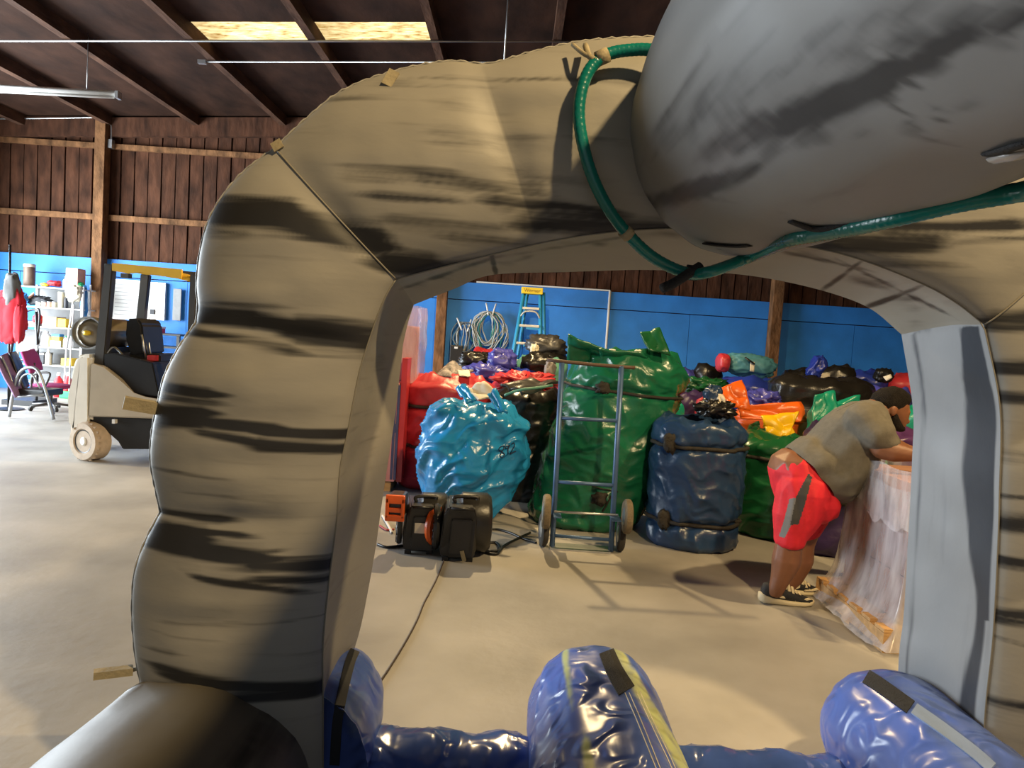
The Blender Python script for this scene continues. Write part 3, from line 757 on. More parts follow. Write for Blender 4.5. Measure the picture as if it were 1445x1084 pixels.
# --- green tall bag
gx = P(822, 740, 6.25).x
t = thing('tarp_bag', (gx, 6.25, 0), 'tallest dark green bag, standing behind the blue hand truck', 'bag', G)
ztg = P(850, 500, 6.25).z
me, vs, nth, nzz = bag_mesh(gx, 6.27, ztg, .51, 41, (1.12,), rb=.48, rtop=.47, lean=(.34, .05), fang=-.35, amp=.028, sq=.1, tilt=(-.06, 0), rim=.05, nth=150, nz_=120)
GB = link('bag_body', me, V_green, t, True)
strap_ring(vs, nth, nzz, 0, ztg, 1.12, t, .013)
for L, Y0 in (([(802, 470), (852, 492), (862, 508), (800, 512)], 5.92), ([(845, 490), (905, 497), (935, 520), (850, 520)], 5.9)):
    flap('top_flap', [P(x, y, Y0+(.12 if i > 1 else 0)) for i, (x, y) in enumerate(L)], V_green, t, .015, .03, 12, 12)
flap('corner_flap', [P(903, 470, 6.05), P(930, 466, 6.05), P(945, 502, 5.9), P(915, 494, 5.9)], V_dgreen, t, .018, .02, 4)
for x, y in ((852, 548), (846, 704)):
    q = hit(GB, x, y, .02)
    if q: crumple('strap_knot', q, (.055, .03, .045), m_strap, t, 5, .5, 1.4, 22)
for L in ([(836, 686), (850, 690), (872, 694)], [(862, 700), (856, 712), (850, 722)]):
    pts = [hit(GB, x, y, .008) for x, y in L]
    if all(pts): tube('strap_end', pts, .012, m_strap, t, 6, 8, flat=.4)
crumple('white_label', P(900, 497, 5.95), (.03, .02, .02), m_tagw, t, 3, .2); crumple('white_label', P(864, 496, 5.95), (.03, .02, .02), m_tagw, t, 8, .2)
# --- navy bag (front right)
t, NB = bag('tarp_bag', 'dusty navy blue bag with two black straps, right of the hand truck', 922, 1054, 586, 5.75, V_navy, 51, (.20, .78), nth=140, nz_=100, fang=-.6, amp=.022, rb=.355, sq=.06, sub=.04)
for zs in (.80, .22):
    a = proj(Vector((P(985, 640, 5.75).x-.28, 5.75-.26, zs))); q = hit(NB, a[0], a[1], .02)
    if q: crumple('strap_buckle', q, (.05, .03, .07), m_strap, t, 3, .4, 1.3, 20)
crumple('packed_fabric', P(1010, 577, 5.7), (.13, .09, .06), V_black, t, 7, .5, 1.6, 40)
crumple('tied_end', P(1006, 562, 5.75), (.07, .06, .09), V_navy, t, 5, .4, 1.4, 26)
flap('paper_tag', [P(1012, 556, 5.7), P(1021, 557, 5.7), P(1024, 576, 5.66), P(1012, 573, 5.66)], m_tag, t, .004, .015, 3)
# --- dark green bag behind the man
t, b = bag('tarp_bag', 'dark green bag with one black strap behind the man in red shorts', 1040, 1158, 616, 6.25, V_dgreen, 61, (.66,), nth=110, nz_=80, amp=.022, sub=.02)
t, b = bag('tarp_bag', 'dark purple bag standing between the man and the wrapped pallet', 1138, 1222, 604, 5.75, V_purple, 63, (.42,), amp=.02, sub=.02)
# --- orange, yellow, teal, black group on the right
t, b = bag('tarp_bag', 'bright orange bag with one flap standing up', 1036, 1140, 578, 7.3, V_orange, 71, (), amp=.025, sub=.03)
flap('upright_flap', [P(1015, 549, 7.05), P(1047, 536, 7.1), P(1058, 580, 6.95), P(1030, 576, 6.95)], V_orange, t, .015, .025, 3, 14)
flap('orange_collar', [P(1040, 572, 6.95), P(1130, 568, 7.0), P(1140, 596, 6.9), P(1046, 592, 6.9)], V_orange, t, .015, .03, 5, 14)
yb, b = bag('tarp_bag', 'bright yellow bag with pointed corner beside the bending man', 1078, 1120, 603, 6.72, V_yellow, 73, (), amp=.02, sub=.02, cat='bag')
flap('pointed_flap', [P(1073, 590, 6.6), P(1128, 582, 6.6), P(1112, 617, 6.5), P(1084, 618, 6.5)], V_yellow, yb, .02, .04, 6, 14)
t, b = bag('tarp_bag', 'teal green bag rising behind the back of the bending man', 1146, 1216, 572, 6.75, V_teal, 75, (), amp=.03, sub=.03)
flap('teal_flap', [P(1150, 557, 6.6), P(1174, 553, 6.65), P(1182, 580, 6.5), P(1146, 600, 6.5)], V_teal, t, .015, .03, 4, 14)
flap('teal_flap', [P(1176, 570, 6.65), P(1210, 560, 6.7), P(1214, 580, 6.6), P(1184, 584, 6.6)], V_teal, t, .015, .03, 9, 12)
t, b = bag('tarp_bag', 'wide black bag with a flat shiny top behind the orange bag', 1086, 1232, 534, 8.3, V_black, 77, (), amp=.03, sub=.02, ell=.75)
t, b = bag('tarp_bag', 'purple bag just right of the face of the man', 1262, 1340, 606, 6.3, V_plum, 79, (), amp=.02)
t, b = bag('tarp_bag', 'green bag above the purple bag, right of the face of the man', 1262, 1345, 574, 7.1, V_teal, 80, (), amp=.02)
# --- back rows: standing bags whose tops show
rows = [
 ('red bag with pointed corners behind the crumpled black bag', 694, 790, 534, 8.05, V_red, 101),
 ('violet blue bag behind the red bag', 652, 722, 522, 8.55, V_viol, 102),
 ('navy bag beside the purple-blue bundle', 716, 770, 522, 8.75, V_royal, 103),
 ('sage green bag under the black bundles near the ladder', 728, 802, 506, 9.35, V_sage, 104),
 ('charcoal bag below the coiled grey cables', 646, 700, 510, 9.5, V_hgrey, 105),
 ('red bag top showing under the coiled cables', 664, 704, 495, 10.6, V_red, 106),
 ('black bag standing directly before the stepladder', 742, 800, 496, 10.5, V_black, 107),
 ('green crumpled bag right of the tall green bag', 952, 1034, 540, 8.95, V_dgreen, 110),
 ('dark violet bag next to the tall green bag', 938, 1000, 556, 7.95, V_purple, 111),
 ('teal bag showing a flat corner beside the tall green bag', 930, 966, 570, 7.0, V_teal, 112),
 ('black square-topped bag below the blue wall', 982, 1018, 516, 10.6, V_black, 113),
 ('pale violet bag below the blue wall', 950, 984, 520, 10.7, V_viol, 114),
 ('royal blue bag under the slate blue bedroll', 1012, 1098, 534, 9.7, V_royal, 115),
 ('violet bag between the orange flap and the black bag', 1052, 1100, 560, 8.1, V_viol, 116),
 ('small coral red bag behind the navy bag', 978, 1000, 566, 7.4, V_red, 117),
 ('black bag against the blue wall right of the brown post', 1104, 1150, 522, 10.4, V_black, 118),
 ('large black bag with square paper tag below the blue wall', 1154, 1206, 516, 9.8, V_black, 119),
 ('shiny royal blue bag below the blue wall, right of the black bags', 1198, 1262, 526, 10.2, V_royal, 120),
 ('violet blue bag behind the head of the man', 1228, 1282, 548, 8.9, V_viol, 121),
 ('bright red bag at the right end of the pile', 1256, 1330, 532, 9.9, V_red, 122),
 ('green bag with pale rim between navy and yellow bags', 1052, 1090, 602, 6.95, V_dgreen, 123),
 ('violet bag right behind the dusty navy bag', 1000, 1036, 560, 8.2, V_royal, 124)]
for lab, a, b_, yt, Y, m, sd in rows:
    t, b = bag('tarp_bag', lab, a, b_, yt, Y, m, sd, (), amp=.03, sub=.03, nth=48, nz_=26)
    if sd in (110, 116, 102, 105, 101): crumple('crumpled_collar', P((a+b_)/2, yt+6, Y-.2), ((b_-a)/2*Y/FPX*.85, .2, .10), m, t, sd, .45, 1.5, 44)
    if sd == 119: flap('paper_tag', [P(1158, 526, 9.3), P(1171, 527, 9.3), P(1171, 540, 9.28), P(1158, 539, 9.28)], m_tag, t, .004, .004, 2, 4)
# loose bundles lying on the bags
def bundle(name, label, px, py, Y, wpx, hpx, m, seed, cat='bundle', d=None, amp=.28, rot=None, n=36):
    k = Y/FPX; c = P(px, py, Y)
    return tag(crumple(name, c, (wpx/2*k, d or min(wpx, hpx)/2*k*1.2, hpx/2*k), m, None, seed, amp, 1.2, n, rot), label, cat, 'loose bundles on top of the bag pile')
bundle('rolled_bundle', 'shiny purple-blue bundle below the coiled cables', 708, 508, 8.7, 40, 30, V_viol, 201)
bundle('rolled_bundle', 'crumpled black bundle below the small wall box', 672, 508, 9.2, 44, 24, V_black, 202)
bundle('rolled_bundle', 'black bundle draped over the sage green bag', 760, 516, 8.75, 46, 34, V_black, 203)
bundle('rolled_bundle', 'black and grey bundle at the foot of the stepladder', 770, 488, 10.4, 56, 28, V_hgrey, 204)
bundle('cloth_bundle', 'grey cloth hanging beside the handle of the hand truck', 776, 524, 8.1, 15, 34, V_grey, 205)
bundle('cloth_bundle', 'small white cloth tucked beside the stepladder bundle', 754, 494, 9.5, 12, 16, V_wht, 206)
bundle('striped_bundle', 'blue bag with pale striped edge leaning upright on black bags', 1152, 519, 9.2, 20, 34, V_royal, 208, rot=Matrix.Rotation(.45, 3, 'Y'))
bundle('rolled_bundle', 'round black bundle with a white tag near the red bag', 1247, 530, 9.3, 24, 20, V_black, 209)
o = tag(flap('paper_tag', [P(1246, 532, 9.0), P(1257, 528, 9.0), P(1259, 533, 8.98), P(1251, 538, 8.98)], m_tagw, None, .004, .004, 2, 4), 'white paper tag on the round black bundle', 'tag')
# slate bedroll with red end
t = thing('bedroll', P(1054, 532, 9.9), 'slate blue bedroll with a red end lying on the pile', 'bundle')
crumple('roll_body', P(1058, 516, 9.9), (.34, .20, .155), V_slate, t, 301, .12, 1.5, 56, Matrix.Rotation(.07, 3, 'Y'))
crumple('red_end', P(1020, 512, 9.85), (.085, .15, .125), V_red, t, 302, .12, 1, 30)
flap('paper_tag', [P(1059, 511, 9.66), P(1065, 511, 9.66), P(1064, 525, 9.66), P(1058, 524, 9.66)], m_tag, t, .004, .003, 3, 4)
tube('dark_tie', [P(1052, 505, 9.68), P(1058, 509, 9.64), P(1064, 513, 9.66)], .03, V_black, t, 6, 8, flat=.4)
# ================================================================== HAND TRUCK
m_truck = mat('blue_steel', (.07, .135, .27), .4, .3, .15, 12)
m_tire = mat('dusty_tire', (.17, .135, .085), .9, 0, .25, 25, .3, 90); m_tired = mat('dark_tire', (.035, .032, .028), .85, 0, .3)
HY = 5.32
ht = thing('hand_truck', (P(825, 780, HY).x, HY, 0), 'blue steel hand truck with four wheels standing before the tall green bag', 'hand truck')
def HP(px, py, dy=0): return P(px, py, HY+dy)
def tl(py): return (778-py)/268*.12     # leans back with height
def HQ(px, py): return P(px, py, HY+tl(py))
tube('frame_rail', [HQ(779, 772), HQ(786, 650), HQ(793, 512)], .020, m_truck, ht, 10)
tube('frame_rail', [HQ(862, 778), HQ(869, 655), HQ(877, 517)], .020, m_truck, ht, 10)
for a, b in ((590, 594), (680, 685)): tube('crossbar', [HQ(785+(680-a)*.055, a), HQ(867+(680-a)*.06, b)], .014, m_truck, ht, 8)
tube('crossbar', [HQ(781, 756), HQ(862, 762)], .013, m_truck, ht, 8)
m_rust = mat('worn_brown_grip', (.10, .055, .035), .6)
tube('handle_bar', [HQ(772, 508), HQ(800, 511), HQ(840, 515), HQ(880, 518), HQ(896, 519)], .013, m_rust, ht, 8)
prism('toe_plate', [F(776, 776), F(862, 782), F(862, 782)+Vector((0, .16, .0)), F(776, 776)+Vector((0, .16, .0))], (0, 0, .012), m_steel, ht)
tube('axle', [HP(782, 722, -.10), HP(872, 727, -.10)], .009, m_steel, ht, 8)
def wheel(px, py, Y, r, w_, m, parent, yaw=0.0):
    c = P(px, py, Y); c.z = max(r, c.z); ax = Vector((math.cos(yaw), math.sin(yaw), 0))
    wt = lathe('wheel', [(r*.62, -w_*.45), (r*.86, -w_*.5), (r*.97, -w_*.32), (r, 0), (r*.97, w_*.32), (r*.86, w_*.5), (r*.62, w_*.45)], c, ax, m, parent, 36)
    lathe('hub', [(r*.15, -w_*.6), (r*.6, -w_*.40), (r*.61, 0), (r*.6, w_*.40), (r*.15, w_*.6)], c, ax, m_steel, wt, 24)
    return wt
wheel(771, 722, HY-.10, .125, .055, m_tire, ht); wheel(885, 729, HY-.10, .125, .055, m_tire, ht)
wheel(767, 752, HY+.04, .125, .05, m_tired, ht, .1); wheel(876, 757, HY+.04, .125, .05, m_tired, ht, -.05)
for x, y in ((786, 726), (868, 731)): box('axle_bracket', HP(x, y, -.11)-Vector((.022, .02, .022)), HP(x, y, .05)+Vector((.022, .02, .022)), m_truck, ht)
# ================================================================== BLOWERS
m_orange = mat('orange_plastic', (.80, .12, .012), .35, 0, .08); m_blk = mat('blower_black', (.020, .019, .018), .33, 0, .2, bump=.06, bs=60)
def blower(px, pyb, Y, s, yaw, label, nozzle):
    base = F(px, pyb); Y = base.y
    t = thing('air_blower', base, label, 'blower')
    R = Matrix.Rotation(yaw, 3, 'Z')
    def W(x, y, z): return base + R @ Vector((x*s, y*s, z*s))
    # drum: scroll casing, axis across
    lathe('scroll_casing', [(.10*s, -.125*s), (.185*s, -.12*s), (.215*s, -.10*s), (.215*s, .08*s), (.19*s, .11*s), (.12*s, .12*s)], W(.065, .02, .225), R @ Vector((1, 0, 0)), m_blk, t, 40)
    sp = [W(x, -.235+.03*(abs(x+.05) > .1), z) for x, z in ((-.17, .02), (.05, .02), (.07, .06), (.065, .30), (.045, .385), (-.14, .385), (-.165, .33), (-.185, .08))]
    prism('side_cover', sp, R @ Vector((0, .40*s, 0)), m_blk, t, .012*s)
    prism('cover_rib', [W(x, -.246, z) for x, z in ((-.12, .06), (.02, .06), (.035, .30), (-.11, .30))], R @ Vector((0, .03*s, 0)), m_blk, t, .006*s)
    tube('carry_handle', [W(-.09, -.08, .385), W(-.09, -.08, .425), W(.06, -.08, .43), W(.06, -.08, .385)], .014*s, m_blk, t, 8, 16)
    tube('top_lip', [W(-.12, -.235, .375), W(.04, -.235, .375)], .010*s, m_black, t, 8)
    lathe('intake_guard', [(.06*s, 0), (.155*s, .0), (.165*s, .02*s), (.16*s, .04*s), (.12*s, .045*s), (.05*s, .03*s)], W(-.19, -.05, .20), R @ Vector((-1, 0, 0)), m_black, t, 32)
    for k in range(8):
        an = PI*k/8; d = R @ Vector((0, math.cos(an)*.15*s, math.sin(an)*.15*s)); c0 = W(-.235, -.05, .20)
        tube('guard_bar', [c0-d, c0+d], .004*s, m_black, t, 5)
    for x in (-.14, .03): box('foot', W(x, -.2, 0)-Vector((.02, .02, 0)), W(x, -.2, .03)+Vector((.02, .02, 0)), m_rubber, t)
    return t, W, R
b1, W1, R1 = blower(655, 780, 5.2, .95, .10, 'larger black inflatable blower with domed casing, in front of light blue bag', False)
lab = W1(-.02, -.255, .05); box('rating_label', lab-Vector((.012, .003, .035)), lab+Vector((.014, .003, .035)), m_tan, b1, rot=Matrix.Rotation(-.3, 3, 'Y'))
b2, W2, R2 = blower(599, 771, 5.3, .86, .16, 'smaller black blower with orange air nozzle, left of the larger blower', True)
lab = W2(-.05, -.252, .215); box('rating_label', lab-Vector((.042, .002, .035)), lab+Vector((.042, .002, .035)), m_tag, b2)
nc = P(557, 718, 4.86)
lathe('orange_guard', [(.06, 0), (.125, 0), (.135, .02), (.125, .04), (.08, .045)], P(611, 741, 5.02), (.93, -.35, 0), m_orange, b2, 32)
bm = bmesh.new()
for lo, hi in (((-.064, 0, .03), (.064, .03, .088)), ((-.064, 0, -.088), (.064, .03, -.045)), ((-.064, 0, -.07), (-.040, .03, .07)), ((.040, 0, -.07), (.064, .03, .07)), ((-.05, .006, -.03), (.05, .03, .002))):
    bbox(bm, Vector(lo)+nc, Vector(hi)+nc, None, .008)
nzz_ = link('air_nozzle', bm_mesh('air_nozzle', bm), m_orange, b2)
box('nozzle_throat', nc+Vector((-.055, .024, -.075)), nc+Vector((.055, .24, .075)), m_blk, b2, bev=.02)
# cords on the floor
m_cord = mat('brown_cord', (.06, .04, .03), .7); m_cordr = mat('red_cord', (.35, .03, .03), .6); m_cordw = mat('white_cord', (.6, .55, .5), .6)
def cord(L, r, m, label): return tag(tube('power_cord', [F(x, y, r) for x, y in L], r, m, None, 6, 60), label, 'cord')
cord([(640, 778), (630, 783), (626, 792), (617, 815), (607, 835), (598, 852), (590, 872), (580, 892), (565, 918), (548, 945), (530, 972), (515, 1000)], .005, m_cord, 'thin brown cord running across the concrete from blower to arch')
cord([(672, 776), (690, 778), (705, 776), (700, 766), (680, 768), (676, 776), (700, 782), (712, 770), (735, 758), (748, 752)], .010, m_black, 'black cord coiled beside the larger blower')
cord([(680, 748), (700, 747), (720, 752), (738, 760), (757, 766)], .009, m_black, 'black cord running from the blowers to the hand truck')
cord([(533, 768), (545, 772), (560, 771), (575, 769)], .009, m_black, 'black cord lying left of the smaller blower')
cord([(536, 742), (546, 748), (556, 747)], .008, m_cordr, 'red cord on the floor behind the orange nozzle')
cord([(540, 728), (547, 740), (553, 752), (550, 745)], .010, m_cordw, 'pale cord on the floor behind the orange nozzle')
#@@PART4
# ================================================================== PERSON
def ell_chain(bm, L, steps=5):
    # L: list of (centre, (rx, ry, rz)); interpolated overlapping ellipsoids
    L = [(Vector(c), Vector(r) if hasattr(r, '__len__') else Vector((r, r, r))) for c, r in L]
    seq = []
    for (c0, q0), (c1, q1) in zip(L, L[1:]):
        for i in range(steps): seq.append((c0.lerp(c1, i/steps), q0.lerp(q1, i/steps)))
    seq.append(L[-1])
    for c, q in seq:
        r = bmesh.ops.create_icosphere(bm, subdivisions=2, radius=1)
        for v in r['verts']: v.co = Vector((v.co.x*q.x, v.co.y*q.y, v.co.z*q.z))+c
def remesh(name, chains, m, parent, voxel=.012, it=6, steps=5, clip=None, shaper=None):
    bm = bmesh.new()
    for L in chains: ell_chain(bm, L, steps)
    me = bpy.data.meshes.new('tmp'); bm.to_mesh(me); bm.free()
    ob = bpy.data.objects.new('tmp', me); C.objects.link(ob)
    md = ob.modifiers.new('r', 'REMESH'); md.mode = 'VOXEL'; md.voxel_size = voxel
    sm = ob.modifiers.new('s', 'SMOOTH'); sm.iterations = it; sm.factor = .5
    dg = bpy.context.evaluated_depsgraph_get(); dg.update()
    out = bpy.data.meshes.new_from_object(ob.evaluated_get(dg))
    bpy.data.objects.remove(ob)
    if clip:
        b2 = bmesh.new(); b2.from_mesh(out)
        for co, no in clip:
            bmesh.ops.bisect_plane(b2, geom=b2.verts[:]+b2.edges[:]+b2.faces[:], plane_co=co, plane_no=no, clear_outer=True)
        b2.to_mesh(out); b2.free()
    if shaper:
        for v in out.vertices: v.co = shaper(v.co.copy())
    out.name = name; out.materials.clear()
    return link(name, out, m, parent, True)
YP = 4.52
m_skin = mat('skin', (.20, .082, .040), .5, 0, .12, 12, .04, 90, .4)
m_shirt = mat('olive_grey_cotton', (.135, .122, .098), .9, 0, .10, 30, .15, 160, .2, crinkle=.12, cs=4)
m_short = mat('red_shorts', (.62, .018, .030), .65, 0, .10, 20, .1, 200, .3, crinkle=.15, cs=6)
m_stripe = mat('charcoal_stripe', (.045, .043, .042), .75, 0, .1)
m_hair = mat('short_dark_hair', (.012, .009, .007), .85, 0, .4, 60, .8, 220, .2)
m_cream = mat('cream_rubber', (.70, .60, .40), .55, 0, .08); m_shoe = mat('black_knit', (.016, .016, .019), .7, 0, .2, 60, .3, 200)
man = thing('person', F(1118, 852), 'person in grey t-shirt and red shorts bending over the plastic-wrapped pallet', 'person')
YN, YR = 4.40, 4.62     # near and far leg
def Q(px, py, Y=YP): return P(px, py, Y)
def leg(dx, Y, dy=0): return [(Q(1128+dx, 700, Y), .13), (Q(1117+dx, 745, Y), (.10, .10, .10)), (Q(1113+dx, 768, Y), .080), (Q(1110+dx, 790, Y), (.088, .083, .09)), (Q(1102+dx, 815, Y), .060), (Q(1096+dx, 830+dy, Y), .048), (Q(1095+dx, 836+dy, Y), (.045, .034, .034))]
head_c = Q(1258, 573, 4.50)
hand_n = [(Q(1300, 644, 4.16), (.045, .02, .042)), (Q(1316, 648, 4.15), (.04, .018, .045))]
def fingers(px, py, Y, s=1):
    out = []
    for k, l in enumerate((.075, .085, .08, .062)):
        a = Q(px, py, Y)+Vector((.02, (-.033+.022*k)*s, -.01)); b = a+Vector((l*.55, 0, -.015)); c = b+Vector((l*.25, 0, -.035))
        out.append([(a, .0105), (b, .0095), (c, .0085)])
    a = Q(px-6, py, Y)+Vector((0, -.035*s, -.005)); out.append([(a, .013), (a+Vector((.03, -.022*s, -.02)), .011), (a+Vector((.055, -.02*s, -.04)), .0095)])
    return out
body = remesh('body', [
    leg(0, YN), leg(18, YR, -6),
    [(Q(1122, 662), (.155, .22, .135)), (Q(1130, 680), (.16, .21, .155)), (Q(1136, 664), (.165, .21, .15)), (Q(1165, 655), (.15, .20, .14)), (Q(1195, 620), (.14, .20, .12)), (Q(1220, 590), (.09, .16, .08)), (Q(1240, 577, 4.5), (.075, .075, .08)), (Q(1248, 574, 4.5), .075)],
    [(head_c, (.105, .080, .112)), (Q(1264, 584, 4.5), (.080, .070, .085)), (Q(1267, 596, 4.5), (.050, .052, .055))],
    [(Q(1276, 586, 4.5), (.016, .016, .02)), (Q(1280, 595, 4.5), (.018, .019, .014))],     # nose
    [(Q(1274, 601, 4.5), (.014, .028, .009))],                                            # mouth
    [(Q(1279, 581, 4.5), (.016, .05, .010))],                                             # brow
    [(Q(1261, 580, 4.418), (.022, .012, .034))], [(Q(1261, 579, 4.582), (.022, .012, .034))],
    [(Q(1222, 596, 4.33), .09), (Q(1245, 632, 4.24), .068), (Q(1262, 638, 4.20), .058), (Q(1288, 642, 4.17), .040), (Q(1300, 644, 4.16), (.045, .04, .026)), (Q(1313, 648, 4.16), (.035, .045, .022))],
    [(Q(1222, 590, 4.72), .09), (Q(1250, 626, 4.80), .068), (Q(1275, 636, 4.80), .052), (Q(1300, 642, 4.78), .038), (Q(1313, 646, 4.78), (.045, .045, .024))],
    ] + fingers(1316, 648, 4.16) + fingers(1318, 647, 4.78, -1), m_skin, man, .0075, 3, 6)
hair = remesh('hair', [[(Q(1254, 568, 4.5), (.112, .090, .098)), (Q(1260, 563, 4.5), (.098, .082, .080)), (Q(1268, 563, 4.5), (.075, .07, .06))],
    [(Q(1243, 572, 4.5), (.055, .075, .06)), (Q(1252, 568, 4.5), (.08, .085, .08))]], m_hair, man, .009, 2)
beard = remesh('beard', [[(Q(1262, 590, 4.44), (.022, .018, .05)), (Q(1265, 600, 4.45), (.035, .02, .035)), (Q(1270, 605, 4.49), (.032, .035, .022)), (Q(1265, 600, 4.55), (.035, .02, .035)), (Q(1262, 590, 4.56), (.022, .018, .05))]], m_hair, man, .008, 2)
for Y in (4.463, 4.537):
    lathe('eye', [(.002, -.011), (.011, -.004), (.011, .004), (.002, .011)], Q(1278, 586.5, Y), (1, 0, -.3), m_cream, man, 10)
def folds(v):
    px, py = proj(v)
    w_ = .010*math.sin((px*.45+py*.9)*.16+2.2*nz(v, 4))+.014*nz(v, 5, 3)
    return v+Vector((0, -1 if v.y < YP else 1, .3))*w_
shirt = remesh('t_shirt', [
    [(Q(1140, 660), (.17, .235, .155)), (Q(1152, 655), (.20, .27, .185)), (Q(1168, 664), (.215, .29, .205)), (Q(1185, 640), (.21, .285, .20)), (Q(1202, 612), (.19, .27, .175)), (Q(1218, 592), (.14, .235, .125)), (Q(1232, 583, 4.5), (.085, .12, .085))],
    [(Q(1176, 684), (.13, .22, .12)), (Q(1190, 660), (.15, .24, .13))],
    [(Q(1218, 594, 4.34), .115), (Q(1232, 606, 4.27), .105), (Q(1244, 622, 4.23), (.102, .09, .06))],
    [(Q(1218, 590, 4.72), .115), (Q(1236, 606, 4.78), .10), (Q(1248, 622, 4.80), (.095, .09, .07))]],
    m_shirt, man, .012, 5, 6,
    clip=[(Q(1128, 652), (Q(1111, 620)-Q(1183, 713)).cross(Vector((0, 1, 0))).normalized()*(1 if ((Q(1111, 620)-Q(1183, 713)).cross(Vector((0, 1, 0)))).x < 0 else -1))], shaper=folds)
def sfold(v): return v+Vector((0, -1 if v.y < YP else 1, 0))*(.008*nz(v, 6, 3)+.0015*math.sin(proj(v)[0]*.4))
shorts = remesh('shorts', [
    [(Q(1124, 664), (.165, .235, .14)), (Q(1134, 690), (.185, .255, .165)), (Q(1142, 706), (.175, .25, .15))],
    [(Q(1136, 695, YN), (.17, .15, .17)), (Q(1126, 725, YN), (.150, .14, .12)), (Q(1116, 752, YN), (.098, .12, .085)), (Q(1114, 764, YN), (.09, .11, .05))],
    [(Q(1148, 695, YR), (.16, .15, .17)), (Q(1140, 725, YR), (.135, .14, .12)), (Q(1130, 752, YR), (.098, .12, .085))]],
    m_short, man, .0062, 8, 6, clip=[(Q(1112, 768), (0.25, 0, -1)), (Q(1104, 640), Vector((-.9, 0, 1)).normalized())], shaper=sfold)
# side stripe on the near leg of the shorts
shorts.data.materials.append(m_stripe)
shorts.data.materials.append(mat('grey_stripe', (.17, .165, .16), .75))
def insp(px, py, poly):
    r = False; n = len(poly)
    for i in range(n):
        x0, y0 = poly[i]; x1, y1 = poly[i-1]
        if (y0 > py) != (y1 > py) and px < (x1-x0)*(py-y0)/(y1-y0)+x0: r = not r
    return r
s_blk = [(1141, 668), (1146, 674), (1136, 712), (1127, 740), (1115, 741), (1124, 700)]
s_gry = [(1114, 704), (1126, 702), (1117, 740), (1107, 760), (1099, 757), (1106, 735)]
for p in shorts.data.polygons:
    c = p.center
    if c.y < YP-.02:
        x, y = proj(c)
        if insp(x, y, s_blk): p.material_index = 1
        elif insp(x, y, s_gry): p.material_index = 2
# shoes
def shoe(hx, tx, Y, side):
    # heel px, toe px on the floor at depth Y
    a = P(hx, 850, Y); b = P(tx, 850, Y); x0, x1 = a.x, b.x; L = x1-x0
    def loft(name, rows, m, n=20):
        vs, fs = [], []
        for t, w_, zb, zt, sq in rows:
            for k in range(n):
                th = 2*PI*k/n; c, s = math.cos(th), math.sin(th)
                c = math.copysign(abs(c)**sq, c); s = math.copysign(abs(s)**sq, s)
                vs.append((x0+L*t, Y+w_*c+.012*side*t, (zb+zt)/2+(zt-zb)/2*s))
        for i in range(len(rows)-1):
            for k in range(n): fs.append((i*n+k, i*n+(k+1) % n, (i+1)*n+(k+1) % n, (i+1)*n+k))
        fs.append(tuple(range(n-1, -1, -1))); fs.append(tuple((len(rows)-1)*n+k for k in range(n)))
        o = link(name, mesh(name, vs, fs), m, man, True); return o
    u = loft('shoe', [(.02, .022, .03, .09, .8), (.06, .036, .02, .118, .8), (.15, .042, .02, .125, .8), (.28, .044, .02, .112, .8), (.40, .046, .02, .108, .8), (.55, .050, .02, .088, .8), (.72, .052, .018, .066, .8), (.88, .045, .018, .050, .8), (.97, .028, .02, .040, .8)], m_shoe)
    s_ = loft('sole', [(-.02, .025, .012, .062, .6), (.05, .042, 0, .058, .5), (.2, .046, 0, .044, .5), (.4, .048, 0, .036, .5), (.6, .054, 0, .034, .5), (.8, .054, .002, .034, .5), (.93, .042, .008, .036, .5), (1.0, .022, .018, .040, .6)], m_cream)
    s_.parent = u; s_.matrix_parent_inverse = Matrix.Identity(4)
    for k in range(5):
        t = .42+.075*k; z = .122-.014*k-(.006 if k > 2 else 0)
        lc = tube('lace', [(x0+L*t, Y-.040, z-.022), (x0+L*(t+.02), Y, z+.004), (x0+L*(t+.05), Y+.038, z-.024)], .0105, m_cream, None, 6, 8); lc.parent = u
    tg = tube('tongue', [(x0+L*.44, Y, .11), (x0+L*.42, Y, .14), (x0+L*.40, Y, .165)], .028, m_cream, None, 8, 6, flat=.5); tg.parent = u
    sw = [(.16, .082), (.22, .070), (.34, .060), (.46, .062), (.50, .075), (.50, .055), (.44, .046), (.33, .047), (.22, .062)]
    w2 = prism('swoosh_mark', [Vector((x0+L*t, Y-.050, z)) for t, z in sw], (0, .012, 0), m_cream, None); w2.parent = u
    mk = prism('toe_mark', [Vector((x0+L*t, Y-.056, z)) for t, z in ((.60, .036), (.78, .040), (.92, .052), (.86, .058), (.74, .046), (.62, .044))], (0, .012, 0), m_cream, None); mk.parent = u
    return u
shoe(1072, 1146, 4.44, -1); shoe(1090, 1155, 4.64, 1)
